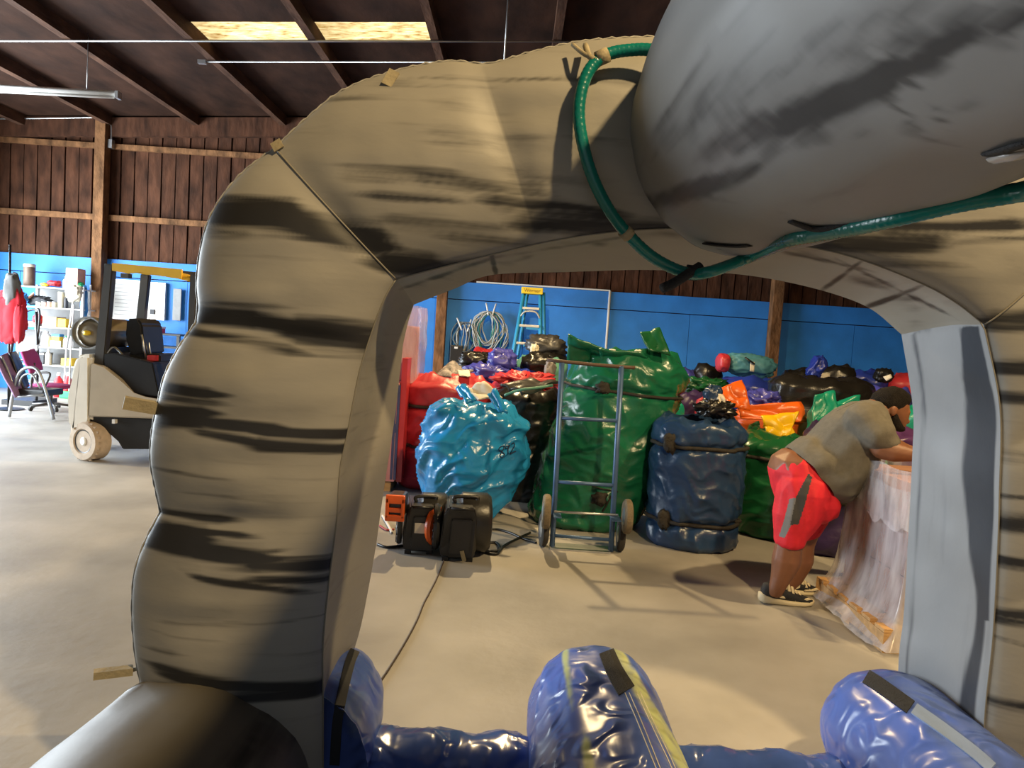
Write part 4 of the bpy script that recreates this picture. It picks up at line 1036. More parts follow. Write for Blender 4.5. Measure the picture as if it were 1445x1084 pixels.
# ================================================================== WRAPPED PALLET
m_wood = mat('pallet_pine', (.52, .30, .12), .75, 0, .2, 10, .2, 40, stretch=(.3, 3, 3))
m_cart = mat('brown_carton', (.34, .17, .11), .8, 0, .12, 6)
def wrapmat(name, a, col, rough=.22):
    m = bpy.data.materials.new(name); m.use_nodes = True; nt = m.node_tree; N = nt.nodes; L = nt.links
    b = N['Principled BSDF']; b.inputs['Base Color'].default_value = (*col, 1); b.inputs['Roughness'].default_value = rough
    g = N.new('ShaderNodeNewGeometry'); mp = N.new('ShaderNodeMapping'); L.new(g.outputs['Position'], mp.inputs[0]); mp.inputs['Scale'].default_value = (7, 7, 1.6)
    n = N.new('ShaderNodeTexNoise'); n.inputs['Scale'].default_value = 2.2; n.inputs['Detail'].default_value = 5; L.new(mp.outputs[0], n.inputs['Vector'])
    mr = N.new('ShaderNodeMapRange'); mr.inputs[1].default_value = .3; mr.inputs[2].default_value = .72; mr.inputs[3].default_value = a[0]; mr.inputs[4].default_value = a[1]
    L.new(n.outputs['Fac'], mr.inputs[0]); L.new(mr.outputs[0], b.inputs['Alpha'])
    n2 = N.new('ShaderNodeTexNoise'); n2.noise_type = 'RIDGED_MULTIFRACTAL'; n2.inputs['Scale'].default_value = 9; L.new(g.outputs['Position'], n2.inputs['Vector'])
    bp = N.new('ShaderNodeBump'); bp.inputs['Strength'].default_value = .5; bp.inputs['Distance'].default_value = .02
    L.new(n2.outputs['Fac'], bp.inputs['Height']); L.new(bp.outputs[0], b.inputs['Normal'])
    return m
m_wrap = wrapmat('stretch_wrap', (.28, .72), (.60, .58, .61)); m_wrapc = wrapmat('loose_clear_film', (.12, .55), (.75, .72, .74), .12)
pa = F(1160, 850); pbx = F(1250, 922)
X0, Y0_, Y1_ = pbx.x-.02, pbx.y, pa.y+.12; X1 = X0+1.05
pal = thing('wrapped_pallet', ((X0+X1)/2, (Y0_+Y1_)/2, 0), 'pallet of brown cartons under cloudy plastic stretch wrap, before the man', 'pallet')
for x in (X0, (X0+X1)/2-.045, X1-.09): box('stringer', (x, Y0_, .018), (x+.09, Y1_, .105), m_wood, pal)
for k in range(6):
    y = Y0_+(Y1_-Y0_-.1)*k/5; box('deck_board', (X0, y, .107), (X1, y+.10, .125), m_wood, pal)
for k in range(3):
    y = Y0_+(Y1_-Y0_-.1)*k/2; box('bottom_board', (X0, y, 0), (X1, y+.10, .017), m_wood, pal)
for i in range(2):
    for j in range(2):
        for k in range(3):
            lx = (X1-X0-.22)/2; ly = (Y1_-Y0_-.14)/2
            x = X0+.13+i*lx; y = Y0_+.07+j*ly; z = .127+k*.25
            box('carton', (x, y, z), (x+lx-.004, y+ly-.004, z+.247), m_cart, pal, bev=.006)
def wrap(name, m, ztop, zb, off, fl, seed, ragged=0):
    vs, fs = [], []; n, mz = 120, 34
    x0, x1, y0, y1 = X0+.13-off, X1-.09+off, Y0_+.07-off, Y1_-.07+off
    per = 2*(x1-x0)+2*(y1-y0)
    for i in range(mz+1):
        t = i/mz
        for k in range(n):
            s = per*k/n
            if s < x1-x0: p = Vector((x0+s, y0, 0)); nn = Vector((0, -1, 0))
            elif s < x1-x0+y1-y0: p = Vector((x1, y0+s-(x1-x0), 0)); nn = Vector((1, 0, 0))
            elif s < 2*(x1-x0)+y1-y0: p = Vector((x1-(s-(x1-x0)-(y1-y0)), y1, 0)); nn = Vector((0, 1, 0))
            else: p = Vector((x0, y1-(s-2*(x1-x0)-(y1-y0)), 0)); nn = Vector((-1, 0, 0))
            cc = Vector(((x0+x1)/2, (y0+y1)/2, 0)); rd = (p-cc).normalized()
            z0 = zb+ragged*(nz((p.x*5, p.y*5, 0), 1.2, seed)+.35*nz((p.x*18, p.y*18, 2), 1, seed))
            z = z0+(ztop+(.02*nz((p.x*6, p.y*6, 4), 1, seed)))*t-z0*t
            f_ = fl*math.exp(-(z-.05)/.17)
            p = p+rd*f_+nn*(.010*nz((p.x*6, p.y*6, z*2.5), 1.0, seed)+.008*(ridge((p.x*8, p.y*8, z*3), 1, seed)-.6))+Vector((0, 0, z))
            vs.append(p)
    for i in range(mz):
        for k in range(n): fs.append((i*n+k, i*n+(k+1) % n, (i+1)*n+(k+1) % n, (i+1)*n+k))
    return link(name, mesh(name, vs, fs), m, pal, True)
wrap('stretch_wrap', m_wrap, .83, .02, .012, .145, 5, .02)
wrap('loose_film', m_wrapc, .935, .64, .045, 0, 8, .09)
# ================================================================== RED WRAPPED STACK behind the arch
m_redb = mat('pinkish_red_panel', (.60, .25, .24), .4, 0, .08); m_nav = mat('navy_print', (.05, .05, .12), .5)
rs = thing('wrapped_red_stack', F(562, 692), 'tall red boxed stack in clear film beside the red bag', 'boxed stack')
a = F(552, 695); b0 = a.y
xx0, xx1 = a.x-.42, P(566, 690, b0+.05).x
box('lower_box', (xx0, b0, .10), (xx1-.06, b0+.5, 1.02), m_redb, rs, bev=.01)
xs = P(556, 600, b0).x
for i, dx in enumerate((-.055, .0, .03)): box('navy_stripe', (xs+dx-.012, b0-.004, .12), (xs+dx+.012 if i else xs+dx+.006, b0+.002, 1.0), m_nav, rs)
for z in (.60, .97):
    lathe('round_emblem', [(.052, 0), (.052, .004), (.04, .006), (.04, .003), (.02, .003), (.02, .006), (.004, .006)], (xs-.015, b0-.004, z), (0, -1, 0), m_nav, rs, 20)
box('side_panel', (xx1-.05, b0+.02, .10), (xx1, b0+.5, 1.25), mat('deep_red_panel', (.50, .03, .035), .4), rs)
box('upper_box', (xx0+.08, b0+.3, 1.02), (P(586, 440, b0+.3).x-.02, b0+.85, 1.55), m_redb, rs, bev=.01)
box('base_skid', (xx0+.02, b0+.04, 0), (xx1-.1, b0+.45, .10), m_wood, rs)
m_film = wrapmat('clear_film', (.35, .7), (.70, .55, .62), .1)
vs, fs = [], []
fx0, fx1, fy0, fy1 = xx0+.05, P(593, 440, b0+.3).x, b0+.26, b0+.9
zt = P(590, 432, b0+.3).z
for i in range(25):
    for k, (x, y) in enumerate([(fx0, fy0), ((fx0+fx1)/2, fy0-.01), (fx1-.02, fy0), (fx1, fy0+.1), (fx1, fy1), (fx0, fy1)]):
        z = 1.0+(zt-1.0)*i/24; vs.append((x+.02*nz((x*4, y*4, z*5), 1, k), y+.015*nz((x, y, z*6), 1, 4), z))
for i in range(24):
    for k in range(6): fs.append((i*6+k, i*6+(k+1) % 6, (i+1)*6+(k+1) % 6, (i+1)*6+k))
link('clear_film', mesh('clear_film', vs, fs), m_film, rs, True)
# ================================================================== WALL THINGS (centre)
def WP(px, py, Y=13.36): return P(px, py, Y)
m_lad = mat('blue_fibreglass', (.035, .30, .55), .45, 0, .08); m_yel = mat('yellow_plastic', (.85, .60, .02), .45, 0, .05); m_alu = mat('dull_aluminium', (.60, .58, .53), .45, .5, .08)
YLd = 12.6
def LP(px, py, dy=0): return P(px, py, YLd+dy)
ld = thing('stepladder', (LP(748, 560).x, YLd, 0), 'blue fibreglass stepladder with yellow top against the blue wall', 'ladder')
zl = LP(750, 411).z; xl_, xr_ = LP(740, 410).x, LP(761, 411).x
def lx(z, s):   # rail x at height z
    k = (zl-z)/zl
    return (xl_-.26*k) if s < 0 else (xr_+.02+.14*k)
def ly(z, back=False):
    k = (zl-z)/zl; return YLd-.30*k if not back else YLd+.12+.40*k
for s in (-1, 1):
    tube('rail', [(lx(0, s), ly(0), 0.02), (lx(zl, s), ly(zl), zl)], .034, m_lad, ld, 4)
    tube('back_rail', [(lx(0, s)+.12, ly(0, True), .02), (lx(zl, s)+.06, ly(zl, True), zl)], .026, m_lad, ld, 4)
box('top_cap', (xl_-.05, YLd-.09, zl-.05), (xr_+.06, YLd+.18, zl+.06), m_yel, ld, bev=.012)
for k in range(1, 7):
    z = zl-.295*k; box('step', (lx(z, -1)+.02, ly(z)-.06, z-.018), (lx(z, 1)-.02, ly(z)+.05, z+.022), m_alu, ld, bev=.006)
    if k > 1: box('back_brace', (lx(z, -1)+.14, ly(z, True)-.015, z-.05), (lx(z, 1)+.08, ly(z, True)+.015, z+.01), m_lad, ld)
z = zl-.33; tube('spreader', [(lx(z, -1), ly(z)-.03, z-.1), (lx(z, -1)+.08, ly(z)-.05, z-.02), (lx(z, 1)-.08, ly(z)-.05, z-.02), (lx(z, 1), ly(z)-.03, z-.12)], .016, m_alu, ld, 6, 16)
fc = bpy.data.curves.new('t', 'FONT'); fc.body = 'Werner'; fc.size = .085; fc.align_x = 'CENTER'; fc.extrude = .001
fo = bpy.data.objects.new('t', fc); C.objects.link(fo)
bpy.context.view_layer.update()
me = bpy.data.meshes.new_from_object(fo.evaluated_get(bpy.context.evaluated_depsgraph_get())); bpy.data.objects.remove(fo)
me.transform(Matrix.Translation(((xl_+xr_)/2+.005, YLd-.094, zl-.022)) @ Matrix.Rotation(PI/2, 4, 'X')); me.materials.clear()
link('lettering', me, mat('dark_print', (.25, .14, .01), .6), ld)
# coiled cables hanging on hooks
m_cab = mat('grey_cable', (.38, .40, .40), .5); m_cabd = mat('dark_grey_cable', (.10, .12, .13), .5); m_cabg = mat('green_cable', (.01, .16, .13), .5)
def coil(label, px, pyt, w_, h_, n, mats, seed, hooks):
    Y = 13.28; rg = rnd(seed); c = P(px, pyt, Y); t = thing('cable_coil', P(px, pyt+h_, Y), label, 'cable')
    k = Y/FPX
    for i in range(n):
        ww = w_*k/2*rg.uniform(.4, 1); hh = h_*k*rg.uniform(.6, 1); off = rg.uniform(-.09, .09); pts = []
        for j in range(28):
            th = 2*PI*j/28; pts.append(Vector((c.x+off+ww*math.sin(th)*(1+.10*math.sin(3*th+i*1.7)+.08*math.sin(5*th+i)), Y-.012*(i % 5)+.02*math.sin(th*2+i), c.z-hh/2+hh/2*math.cos(th))))
        vs, fs = tube_geo(pts, .011, 6, 1, True); link('cable_loop', mesh('cable_loop', vs, fs), mats[i % len(mats)], t, True)
    for hx, hy in hooks:
        tube('hook', [P(hx, hy, 13.30), P(hx+(px-hx)*.3, hy+8, 13.24), P(hx+(px-hx)*.6, hy+17, 13.22)], .014, m_white, t, 6, 8)
    return t
coil('dark grey coiled cable on the blue wall above the small black box', 656, 455, 32, 52, 7, [m_cabd, m_cabd, m_cab], 3, [(645, 449), (665, 451)])
coil('large tangle of pale grey and green cable hung on two white hooks', 691, 440, 44, 70, 17, [m_cab, m_cab, m_cab, m_cabg], 4, [(686, 428), (700, 429)])
o = thing('wall_box', P(644, 508, 13.2), 'small black box hung on the blue wall under the dark cable', 'box')
box('box_body', P(634, 510, 13.2), P(653, 488, 13.2)+Vector((0, .16, 0)), m_black, o, bev=.012)
box('box_latch', P(641, 492, 13.18), P(646, 489.5, 13.18)+Vector((0, .03, 0)), m_white, o)
# ================================================================== FORKLIFT
m_cw = mat('cream_white_casting', (.85, .83, .76), .4, 0, .06); m_beige = mat('beige_paint', (.42, .36, .27), .45, 0, .06); m_yg = mat('amber_roof_sheet', (.70, .42, .03), .5, 0, .1)
m_ftire = mat('pale_solid_tire', (.50, .40, .30), .8, 0, .12, 20); m_frame = mat('dark_grey_paint', (.05, .047, .043), .45, 0, .1)
YFk = 7.36
fk = thing('forklift', (P(190, 652, YFk).x, YFk+.5, 0), 'white and beige forklift with yellow roof, partly hidden by the arch', 'forklift')
def K(px, py, dy=0): return P(px, py, YFk+dy)
def side(L, dy=0): return [K(x, y, dy) for x, y in L]
cwp = side([(97, 596), (96, 560), (100, 520), (106, 503), (112, 500), (128, 500), (128, 598), (121, 596), (112, 598), (102, 612), (99, 608)])
prism('counterweight', cwp, (0, .95, 0), m_cw, fk, .035)
prism('body_side_panel', side([(127, 512), (133, 514), (147, 517), (170, 535), (188, 556), (205, 562), (250, 566), (250, 592), (124, 588)]), (0, .93, 0), m_beige, fk, .012)
prism('chassis', side([(108, 586), (250, 592), (250, 634), (172, 634), (168, 622), (150, 608), (132, 598), (112, 604)], .05), (0, .85, 0), m_black, fk, .01)
prism('seat_deck', side([(146, 500), (160, 498), (215, 512), (225, 560), (188, 556), (170, 535), (147, 517)], .04), (0, .85, 0), m_black, fk, .01)
def fwheel(px, py, dy, r, yaw):
    c = K(px, py, dy); c.z = r; ax = Vector((-math.sin(yaw), -math.cos(yaw), 0))
    w_ = lathe('wheel', [(r*.60, .08), (r*.66, .095), (r*.93, .095), (r, .075), (r, -.08), (r*.9, -.09), (r*.6, -.09)], c, ax, m_ftire, fk, 40)
    lathe('rim', [(r*.20, .05), (r*.40, .05), (r*.44, .07), (r*.60, .085), (r*.61, .07), (r*.6, -.05)], c, ax, m_frame, w_, 28)
    lathe('hub_cap', [(r*.22, .05), (r*.22, .085), (r*.16, .095), (r*.02, .095)], c, ax, m_cw, w_, 18)
    bm = bmesh.new()
    for k in range(22):
        an = 2*PI*k/22; q = ax.to_track_quat('Z', 'Y').to_matrix()
        cc = c + q @ Vector((math.cos(an)*r*.99, math.sin(an)*r*.99, .06)); bbox(bm, cc-Vector((.012, .014, .012)), cc+Vector((.012, .014, .012)))
    link('tread_lugs', bm_mesh('tread_lugs', bm), m_ftire, w_)
fwheel(128, 625, .06, .195, .38); fwheel(127, 625, .80, .195, .38); fwheel(262, 632, .06, .24, 0); fwheel(262, 632, .80, .24, 0)
prism('guard_pillar', side([(147, 372), (159, 374), (146, 520), (131, 518)], .06), (0, .09, 0), m_frame, fk, .01)
prism('guard_pillar', side([(147, 372), (157, 374), (144, 520), (133, 518)], .80), (0, .09, 0), m_frame, fk, .01)
prism('front_pillar', side([(198, 386), (210, 388), (203, 450), (196, 560), (185, 560), (192, 450)], .80), (0, .07, 0), m_frame, fk, .008)
prism('front_pillar', side([(268, 386), (278, 388), (270, 560), (260, 560)], .06), (0, .07, 0), m_frame, fk, .008)
prism('roof_frame', side([(147, 372), (278, 384), (278, 392), (147, 380)], .82), (0, .07, 0), m_frame, fk)
vs, fs = [], []
for i in range(17):
    for j in range(9):
        p = K(160+i*7, 373.5+i*.75, .07+j*.1); p.z += .015*nz((i*.5, j*.6, 0), 1, 3)-.05*(j/8-.5)**2-.03*max(0, (i-12))/4; vs.append(p)
for i in range(16):
    for j in range(8): fs.append((i*9+j, (i+1)*9+j, (i+1)*9+j+1, i*9+j+1))
o = link('roof_sheet', mesh('roof_sheet', vs, fs), m_yg, fk, True); md = o.modifiers.new('s', 'SOLIDIFY'); md.thickness = .05
prism('roof_valance', side([(158, 371), (256, 380), (256, 394), (235, 391), (225, 387), (212, 387), (200, 384), (180, 386), (158, 382)], .05), (0, .03, 0), m_yg, fk)
box('warning_light', K(170, 392, .4), K(181, 386, .4)+Vector((0, .08, 0)), m_frame, fk)
# gas tank lying across the counterweight
tk = K(125, 470, .12)
lathe('gas_tank', [(.05, 0), (.10, .012), (.14, .05), (.155, .10), (.155, .62), (.14, .68), (.08, .71)], tk, (0, 1, 0), mat('tank_steel', (.30, .25, .18), .35, .6, .15), fk, 32)
lathe('tank_collar', [(.15, -.03), (.165, -.03), (.165, .06), (.15, .06), (.15, -.03)], tk, (0, 1, 0), m_steel, fk, 28, False)
tube('tank_valve', [tk+Vector((0, -.06, 0)), tk+Vector((0, .03, 0))], .025, m_yel, fk, 8)
box('tank_bracket', tk+Vector((-.12, .1, -.28)), tk+Vector((.12, .6, -.14)), m_frame, fk)
prism('seat_back', side([(178, 450), (194, 449), (200, 458), (204, 500), (184, 505), (176, 475)], .22), (0, .45, 0), m_black, fk, .02)
prism('seat_cushion', side([(180, 498), (226, 500), (226, 512), (182, 513)], .22), (0, .45, 0), m_black, fk, .015)
for i, (x, y) in enumerate(((206, 472), (210, 480), (214, 476))): tube('control_lever', [K(x, 508, .2+.07*i), K(x-6, y, .2+.07*i)], .010, m_steel if i != 1 else m_black, fk, 6)
tube('hose_line', [K(150, 500, .1), K(160, 490, .12), K(172, 500, .1), K(178, 510, .1)], .012, m_steel, fk, 6, 14)
box('red_pouch', K(207, 509, .15), K(219, 502, .15)+Vector((0, .1, 0)), mat('red_plastic', (.5, .03, .03), .5), fk, bev=.008)
for dy in (.18, .66): prism('mast_rail', side([(282, 380), (290, 380), (290, 640), (282, 640)], dy), (0, .09, 0), m_frame, fk)
for dy in (.22, .64): prism('fork', side([(292, 560), (297, 560), (297, 642), (430, 646), (430, 650), (292, 650)], dy), (0, .11, 0), m_frame, fk)
box('side_badge', K(158, 592, -.0), K(162, 598, -.0)+Vector((0, .06, 0)), m_white, fk)
#@@PART5
# ================================================================== LEFT WORK CORNER
YSH = 12.85
def SP(px, py, dy=0): return P(px, py, YSH+dy)
su = thing('shelving_unit', (SP(67, 550).x, 13.05, 0), 'white metal shelving unit crowded with supplies against the blue wall', 'shelving unit')
sx0, sx1 = SP(23, 470).x, SP(116, 470).x; sy0, sy1 = 12.85, 13.38
m_shelf = mat('white_shelf_steel', (.55, .55, .54), .5, 0, .06)
SZ = [SP(66, y).z for y in (405, 433.5, 461, 489.5, 515, 540)]
for z in SZ: box('shelf', (sx0, sy0, z-.022), (sx1, sy1, z), m_shelf, su, bev=.004)
for x in (sx0, sx1-.035):
    for y in (sy0, sy1-.035): box('upright', (x, y-.005, 0), (x+.035, y+.04, SZ[0]+.04), m_white, su)
box('back_sheet', (sx0, sy1-.006, .1), (sx1, sy1, SZ[0]), mat('grey_sheet', (.30, .30, .30), .6), su)
cols = {'cardboard': (.42, .25, .12), 'cream': (.66, .60, .46), 'red': (.55, .02, .03), 'yellow': (.80, .52, .03), 'white': (.72, .71, .70), 'blue': (.03, .20, .50), 'dark': (.03, .03, .035), 'green': (.03, .40, .14), 'pink': (.72, .38, .28), 'grey': (.25, .25, .25), 'orange': (.75, .25, .04), 'brown': (.15, .10, .07)}
MC = {k: mat('item_'+k, v, .55, 0, .1, 14) for k, v in cols.items()}
def carton(px0, px1, py0, si, col, name, label, cat, dy=.04, dep=.26, rz=0, lidc=None):
    z0 = SZ[si]; a = SP(px0, py0, dy); b = SP(px1, py0, dy); h = a.z-z0
    t = thing(name, ((a.x+b.x)/2, sy0+dy+dep/2, z0), label, cat)
    bd = box('box_body', (a.x, sy0+dy, z0+.001), (b.x, sy0+dy+dep, z0+h*.93), MC[col], t, bev=.008)
    if lidc: box('box_lid', (a.x-.006, sy0+dy-.006, z0+h*.80), (b.x+.006, sy0+dy+dep+.006, z0+h), MC[lidc], t, bev=.006)
    else:
        box('box_flap', (a.x+.004, sy0+dy+.004, z0+h*.93), ((a.x+b.x)/2-.003, sy0+dy+dep-.004, z0+h*.97), MC[col], t); box('box_flap', ((a.x+b.x)/2+.003, sy0+dy+.004, z0+h*.93), (b.x-.004, sy0+dy+dep-.004, z0+h*.97), MC[col], t)
    return t
def bottle(px, py0, si, wpx, col, cap, name, label, cat='bottle', dy=.06, sh=0):
    z0 = SZ[si] if si < 6 else 0.0; c = SP(px, py0, dy); h = c.z-z0; r = wpx/2*YSH/FPX
    t = thing(name, (c.x, sy0+dy+r, z0), label, cat); b = (c.x, sy0+dy+r, z0+.001)
    if sh == 0: pr = [(r*.9, 0), (r, .02*h), (r, .62*h), (r*.8, .72*h), (r*.36, .82*h), (r*.34, .86*h)]
    else: pr = [(r*.92, 0), (r, .03*h), (r, .88*h), (r*.95, .9*h)]
    lathe('bottle_body' if sh == 0 else 'can_body', pr, b, (0, 0, 1), MC[col], t, 18)
    lathe('cap' if sh == 0 else 'lid', [(r*.42 if sh == 0 else r*1.03, .86*h), (r*.42 if sh == 0 else r*1.03, .97*h), (r*.3 if sh == 0 else r*.9, h)], b, (0, 0, 1), MC[cap], t, 16)
    return t
# top shelf
bottle(37, 372, 0, 15, 'brown', 'cream', 'bucket', 'brown drum with cream lid on top of the white shelving', 'bucket', .1, 1)
carton(93, 110, 377, 0, 'pink', 'cardboard_box', 'tall pinkish cardboard box on top of the white shelving', 'box', .08, .24)
bottle(91, 390, 0, 8, 'white', 'pink', 'jug', 'white jug beside the tall pinkish box', 'jug')
crumple('red_rag', SP(77, 400, .1), (.10, .08, .045), MC['red'], None, 3, .3); tag(bpy.data.objects['red_rag'], 'red rag lying on the top shelf', 'rag')
tag(crumple('yellow_pouch', SP(64, 402, .1), (.07, .06, .03), MC['yellow'], None, 5, .25), 'small yellow pouch on the top shelf', 'pouch')
tag(crumple('green_rag', SP(113.5, 402, .15), (.05, .06, .04), MC['green'], None, 6, .3), 'bright green rag at the corner of the top shelf', 'rag')
# second shelf
tag(crumple('blue_cloth', SP(30, 423, .0)+Vector((0, 0, .03)), (.11, .08, .09), MC['blue'], None, 7, .3), 'light blue cloth at the left end of the second shelf', 'cloth')
tag(crumple('dark_tool_bag', SP(56, 424, .16), (.19, .10, .08), MC['dark'], None, 8, .35), 'dark tool bag lying on the second shelf', 'bag')
bottle(84, 412, 1, 9, 'cream', 'cream', 'canister', 'tall cream canister on the second shelf', 'canister', .04, 1)
bottle(92, 416, 1, 5, 'dark', 'yellow', 'spray_can', 'slim dark spray can next to the cream canister', 'can', .04)
for i, (x, c) in enumerate(((52, 'cream'), (60, 'white'), (68, 'pink'), (75, 'cream'))):
    bottle(x, 425.5, 1, 6.5, c, 'grey', 'jar', ['cream jar at the front left of the second shelf', 'white jar second from left on the second shelf', 'pinkish jar third from left on the second shelf', 'cream jar nearest the tall canister'][i], 'jar', .0, 1)
tag(flap('wood_offcut', [SP(38, 420, .02), SP(47, 412, .02), SP(48, 415, .12), SP(39, 424, .12)], MC['pink'], None, .02, .002), 'pinkish wood offcut leaning on the second shelf', 'offcut')
# third shelf
carton(60, 80, 446, 2, 'cardboard', 'cardboard_box', 'open brown cardboard box with yellow side on the third shelf', 'box', .02, .28)
carton(81, 93, 449, 2, 'yellow', 'cardboard_box', 'yellow carton on the third shelf, right of the brown box', 'box', .02, .22)
tag(crumple('red_bag', SP(53, 451, .1), (.06, .08, .09), MC['red'], None, 9, .3), 'red pouch left of the brown box on the third shelf', 'pouch')
carton(36, 49, 452, 2, 'white', 'plastic_tub', 'white plastic tub at the left of the third shelf', 'tub', .04, .2, 0, 'dark')
# fourth shelf
for i, (x, c) in enumerate(((30, 'brown'), (36, 'orange'), (43, 'yellow'))): bottle(x, 471, 3, 7, c, 'yellow', 'spray_bottle', ['brown bottle with yellow cap on the fourth shelf', 'orange bottle with yellow cap on the fourth shelf', 'yellow bottle on the fourth shelf'][i], 'bottle', .02)
bottle(62, 467, 3, 13, 'white', 'white', 'jug', 'large white jug in the middle of the fourth shelf', 'jug', .04)
carton(73, 84, 471, 3, 'yellow', 'detergent_box', 'yellow and blue detergent box on the fourth shelf', 'box', .02, .12, 0, 'blue')
carton(70, 86, 480, 3, 'grey', 'plastic_tub', 'low grey tub before the detergent box', 'tub', -.0, .02)
for i, x in enumerate((91, 99)): bottle(x, 474, 3, 6, 'white', 'green', 'spray_bottle', ['white spray bottle with green base, left of two', 'white spray bottle with green base, right of two'][i], 'bottle', .0)
# fifth shelf and floor
bottle(66, 493, 4, 8, 'white', 'white', 'spray_bottle', 'white spray bottle hanging below the fourth shelf', 'bottle', -.02)
carton(86, 101, 505, 4, 'yellow', 'parts_bag', 'bright yellow box on the fifth shelf', 'box', .02, .2)
carton(48, 62, 497, 4, 'dark', 'tool_case', 'dark tool case on the fifth shelf', 'case', .1, .25, 0, 'grey')
for i, x in enumerate((79.5, 93)):
    bottle(x, 526, 6, 11.5, 'red', 'white', 'jug', ['red jug with white label on the floor under the shelves, left of two', 'red jug with white label on the floor under the shelves, right of two'][i], 'jug', -.35)
# mop, hanging rag and tool handles at the right end
mp = thing('mop', SP(100, 550, -.3), 'string mop with cream head leaning upside down on the shelving', 'mop')
crumple('mop_head', SP(105, 414, -.2), (.13, .07, .13), MC['cream'], mp, 13, .3, 1.6, 30)
tube('mop_handle', [SP(103, 425, -.2), SP(94, 490, -.25), Vector((SP(90, 540, -.3).x, SP(90, 540, -.3).y, 0.02))], .014, m_white, mp)
bm_ = thing('broom', SP(108, 550, -.3), 'white-handled broom leaning on the right side of the shelving', 'broom')
tube('broom_handle', [SP(104, 430, -.32), SP(100, 490, -.36), Vector((SP(98, 540, -.4).x, 12.45, .12))], .013, m_white, bm_)
box('broom_head', Vector((SP(98, 540, -.4).x-.14, 12.40, 0)), Vector((SP(98, 540, -.4).x+.14, 12.48, .12)), MC['green'], bm_, bev=.015)
pl = thing('utility_pole', SP(127, 550, .2), 'slim white pole standing between shelving and brown post', 'pole')
tube('pole_shaft', [Vector((SP(126, 500, .2).x, 13.05, 0)), SP(128, 402, .2)], .016, m_white, pl)
lathe('pole_foot', [(.06, 0), (.06, .015), (.02, .03)], (SP(126, 500, .2).x, 13.05, 0), (0, 0, 1), MC['yellow'], pl, 16)
tag(crumple('hanging_rags', SP(119, 428, .1), (.05, .05, .26), MC['blue'], None, 15, .3), 'blue rag hanging at the right end of the shelving', 'rag')
# jacket on a rod
jk = thing('jacket', P(16, 400, 10.6), 'red and grey jacket hanging at the left edge', 'jacket')
k = 10.6/FPX
crumple('jacket_red_body', P(15, 446, 10.6), (.20, .10, .40), mat('red_fleece', (.45, .012, .025), .85, 0, .15), jk, 31, .22, .9, 40)
crumple('jacket_grey_shoulder', P(17, 410, 10.58), (.105, .085, .24), mat('grey_fleece', (.12, .12, .12), .9, 0, .15), jk, 32, .2, .9, 34)
crumple('red_sleeve', P(27, 456, 10.52), (.07, .06, .26), bpy.data.materials['red_fleece'], jk, 33, .2, .9, 26)
st = thing('coat_stand', F(14, 583)+Vector((0, .15, 0)), 'thin black stand holding the red and grey jacket', 'stand')
b_ = F(14, 583); yst = 10.66; xs_ = P(16, 400, yst).x
tube('stand_pole', [(xs_, yst, .02), (xs_-.03, yst, P(10, 345, yst).z)], .016, m_black, st)
tube('hook_arm', [(xs_-.02, yst, P(16, 392, yst).z), (xs_, yst-.06, P(16, 393, yst).z), (xs_, yst-.10, P(16, 390, yst).z)], .010, m_black, st)
lathe('stand_base', [(.2, 0), (.2, .015), (.03, .04)], (xs_, yst, 0), (0, 0, 1), m_black, st, 24)
# tilted machine console
mc = thing('machine_console', P(35, 560, 11.3), 'grey tilted console on a black frame behind the chairs', 'machine')
prism('console_panel', [P(20, 497, 11.2), P(52, 497, 11.2), P(58, 470, 11.5), P(36, 466, 11.5)], (0, .05, .03), MC['grey'], mc, .01)
box('console_badge', P(33, 486, 11.2)-Vector((.03, .01, 0)), P(40, 483, 11.2)+Vector((0, .0, .0)), MC['cream'], mc)
for x0, x1 in ((14, 24), (52, 46)):
    tube('frame_tube', [Vector((P(x0, 540, 11.3).x, 11.3, .02)), P(x0+1, 500, 11.3), P(x1+5, 440, 11.5)], .022, m_black, mc, 8, 12)
tube('frame_bar', [P(18, 508, 11.25), P(54, 508, 11.25)], .02, m_black, mc); tube('frame_bar', [P(34, 440, 11.5), P(50, 437, 11.5), P(56, 445, 11.45), P(50, 505, 11.3)], .016, m_black, mc, 8, 20)
box('base_pan', (P(12, 540, 11.3).x, 11.15, 0), (P(56, 540, 11.3).x, 11.75, .08), m_black, mc)
# chairs
m_ctube = mat('satin_grey_tube', (.30, .31, .32), .35, .7, .08); m_mesh = mat('purple_mesh', (.23, .13, .24), .8, 0, .15, 60); m_mesh2 = mat('magenta_mesh', (.32, .03, .14), .8, 0, .12, 60)
ac = thing('armchair', F(30, 590), 'grey tube-framed armchair with purple mesh back, nearest the viewer', 'chair')
fy = F(45, 592).y
def A(px, py, dy=0): return P(px, py, fy+dy)
for dy in (0, .50):
    tube('arm_leg_frame', [Vector((A(13, 590, dy).x, fy+dy, .015)), A(20, 548, dy), A(27, 527, dy), A(40, 519, dy), A(54, 524, dy), A(66, 556, dy), Vector((A(76, 588, dy).x, fy+dy, .015))], .021, m_ctube, ac, 10, 40)
    tube('arm_brace', [A(26, 545, dy), A(32, 531, dy), A(45, 529, dy), A(57, 548, dy)], .014, m_ctube, ac, 8, 16)
    tube('seat_rail', [A(23, 560, dy), A(62, 557, dy)], .016, m_ctube, ac)
    tube('back_post', [A(24, 560, dy), A(14, 530, dy), A(2, 503, dy)], .017, m_ctube, ac, 8, 14)
box('seat', A(24, 558, .03), A(62, 551, .03)+Vector((0, .44, 0)), m_black, ac, bev=.02)
flap('backrest', [A(-9, 506, -.12), A(12, 497, .30), A(34, 549, .30), A(21, 562, -.12)], m_mesh, ac, .02, .012, 2)
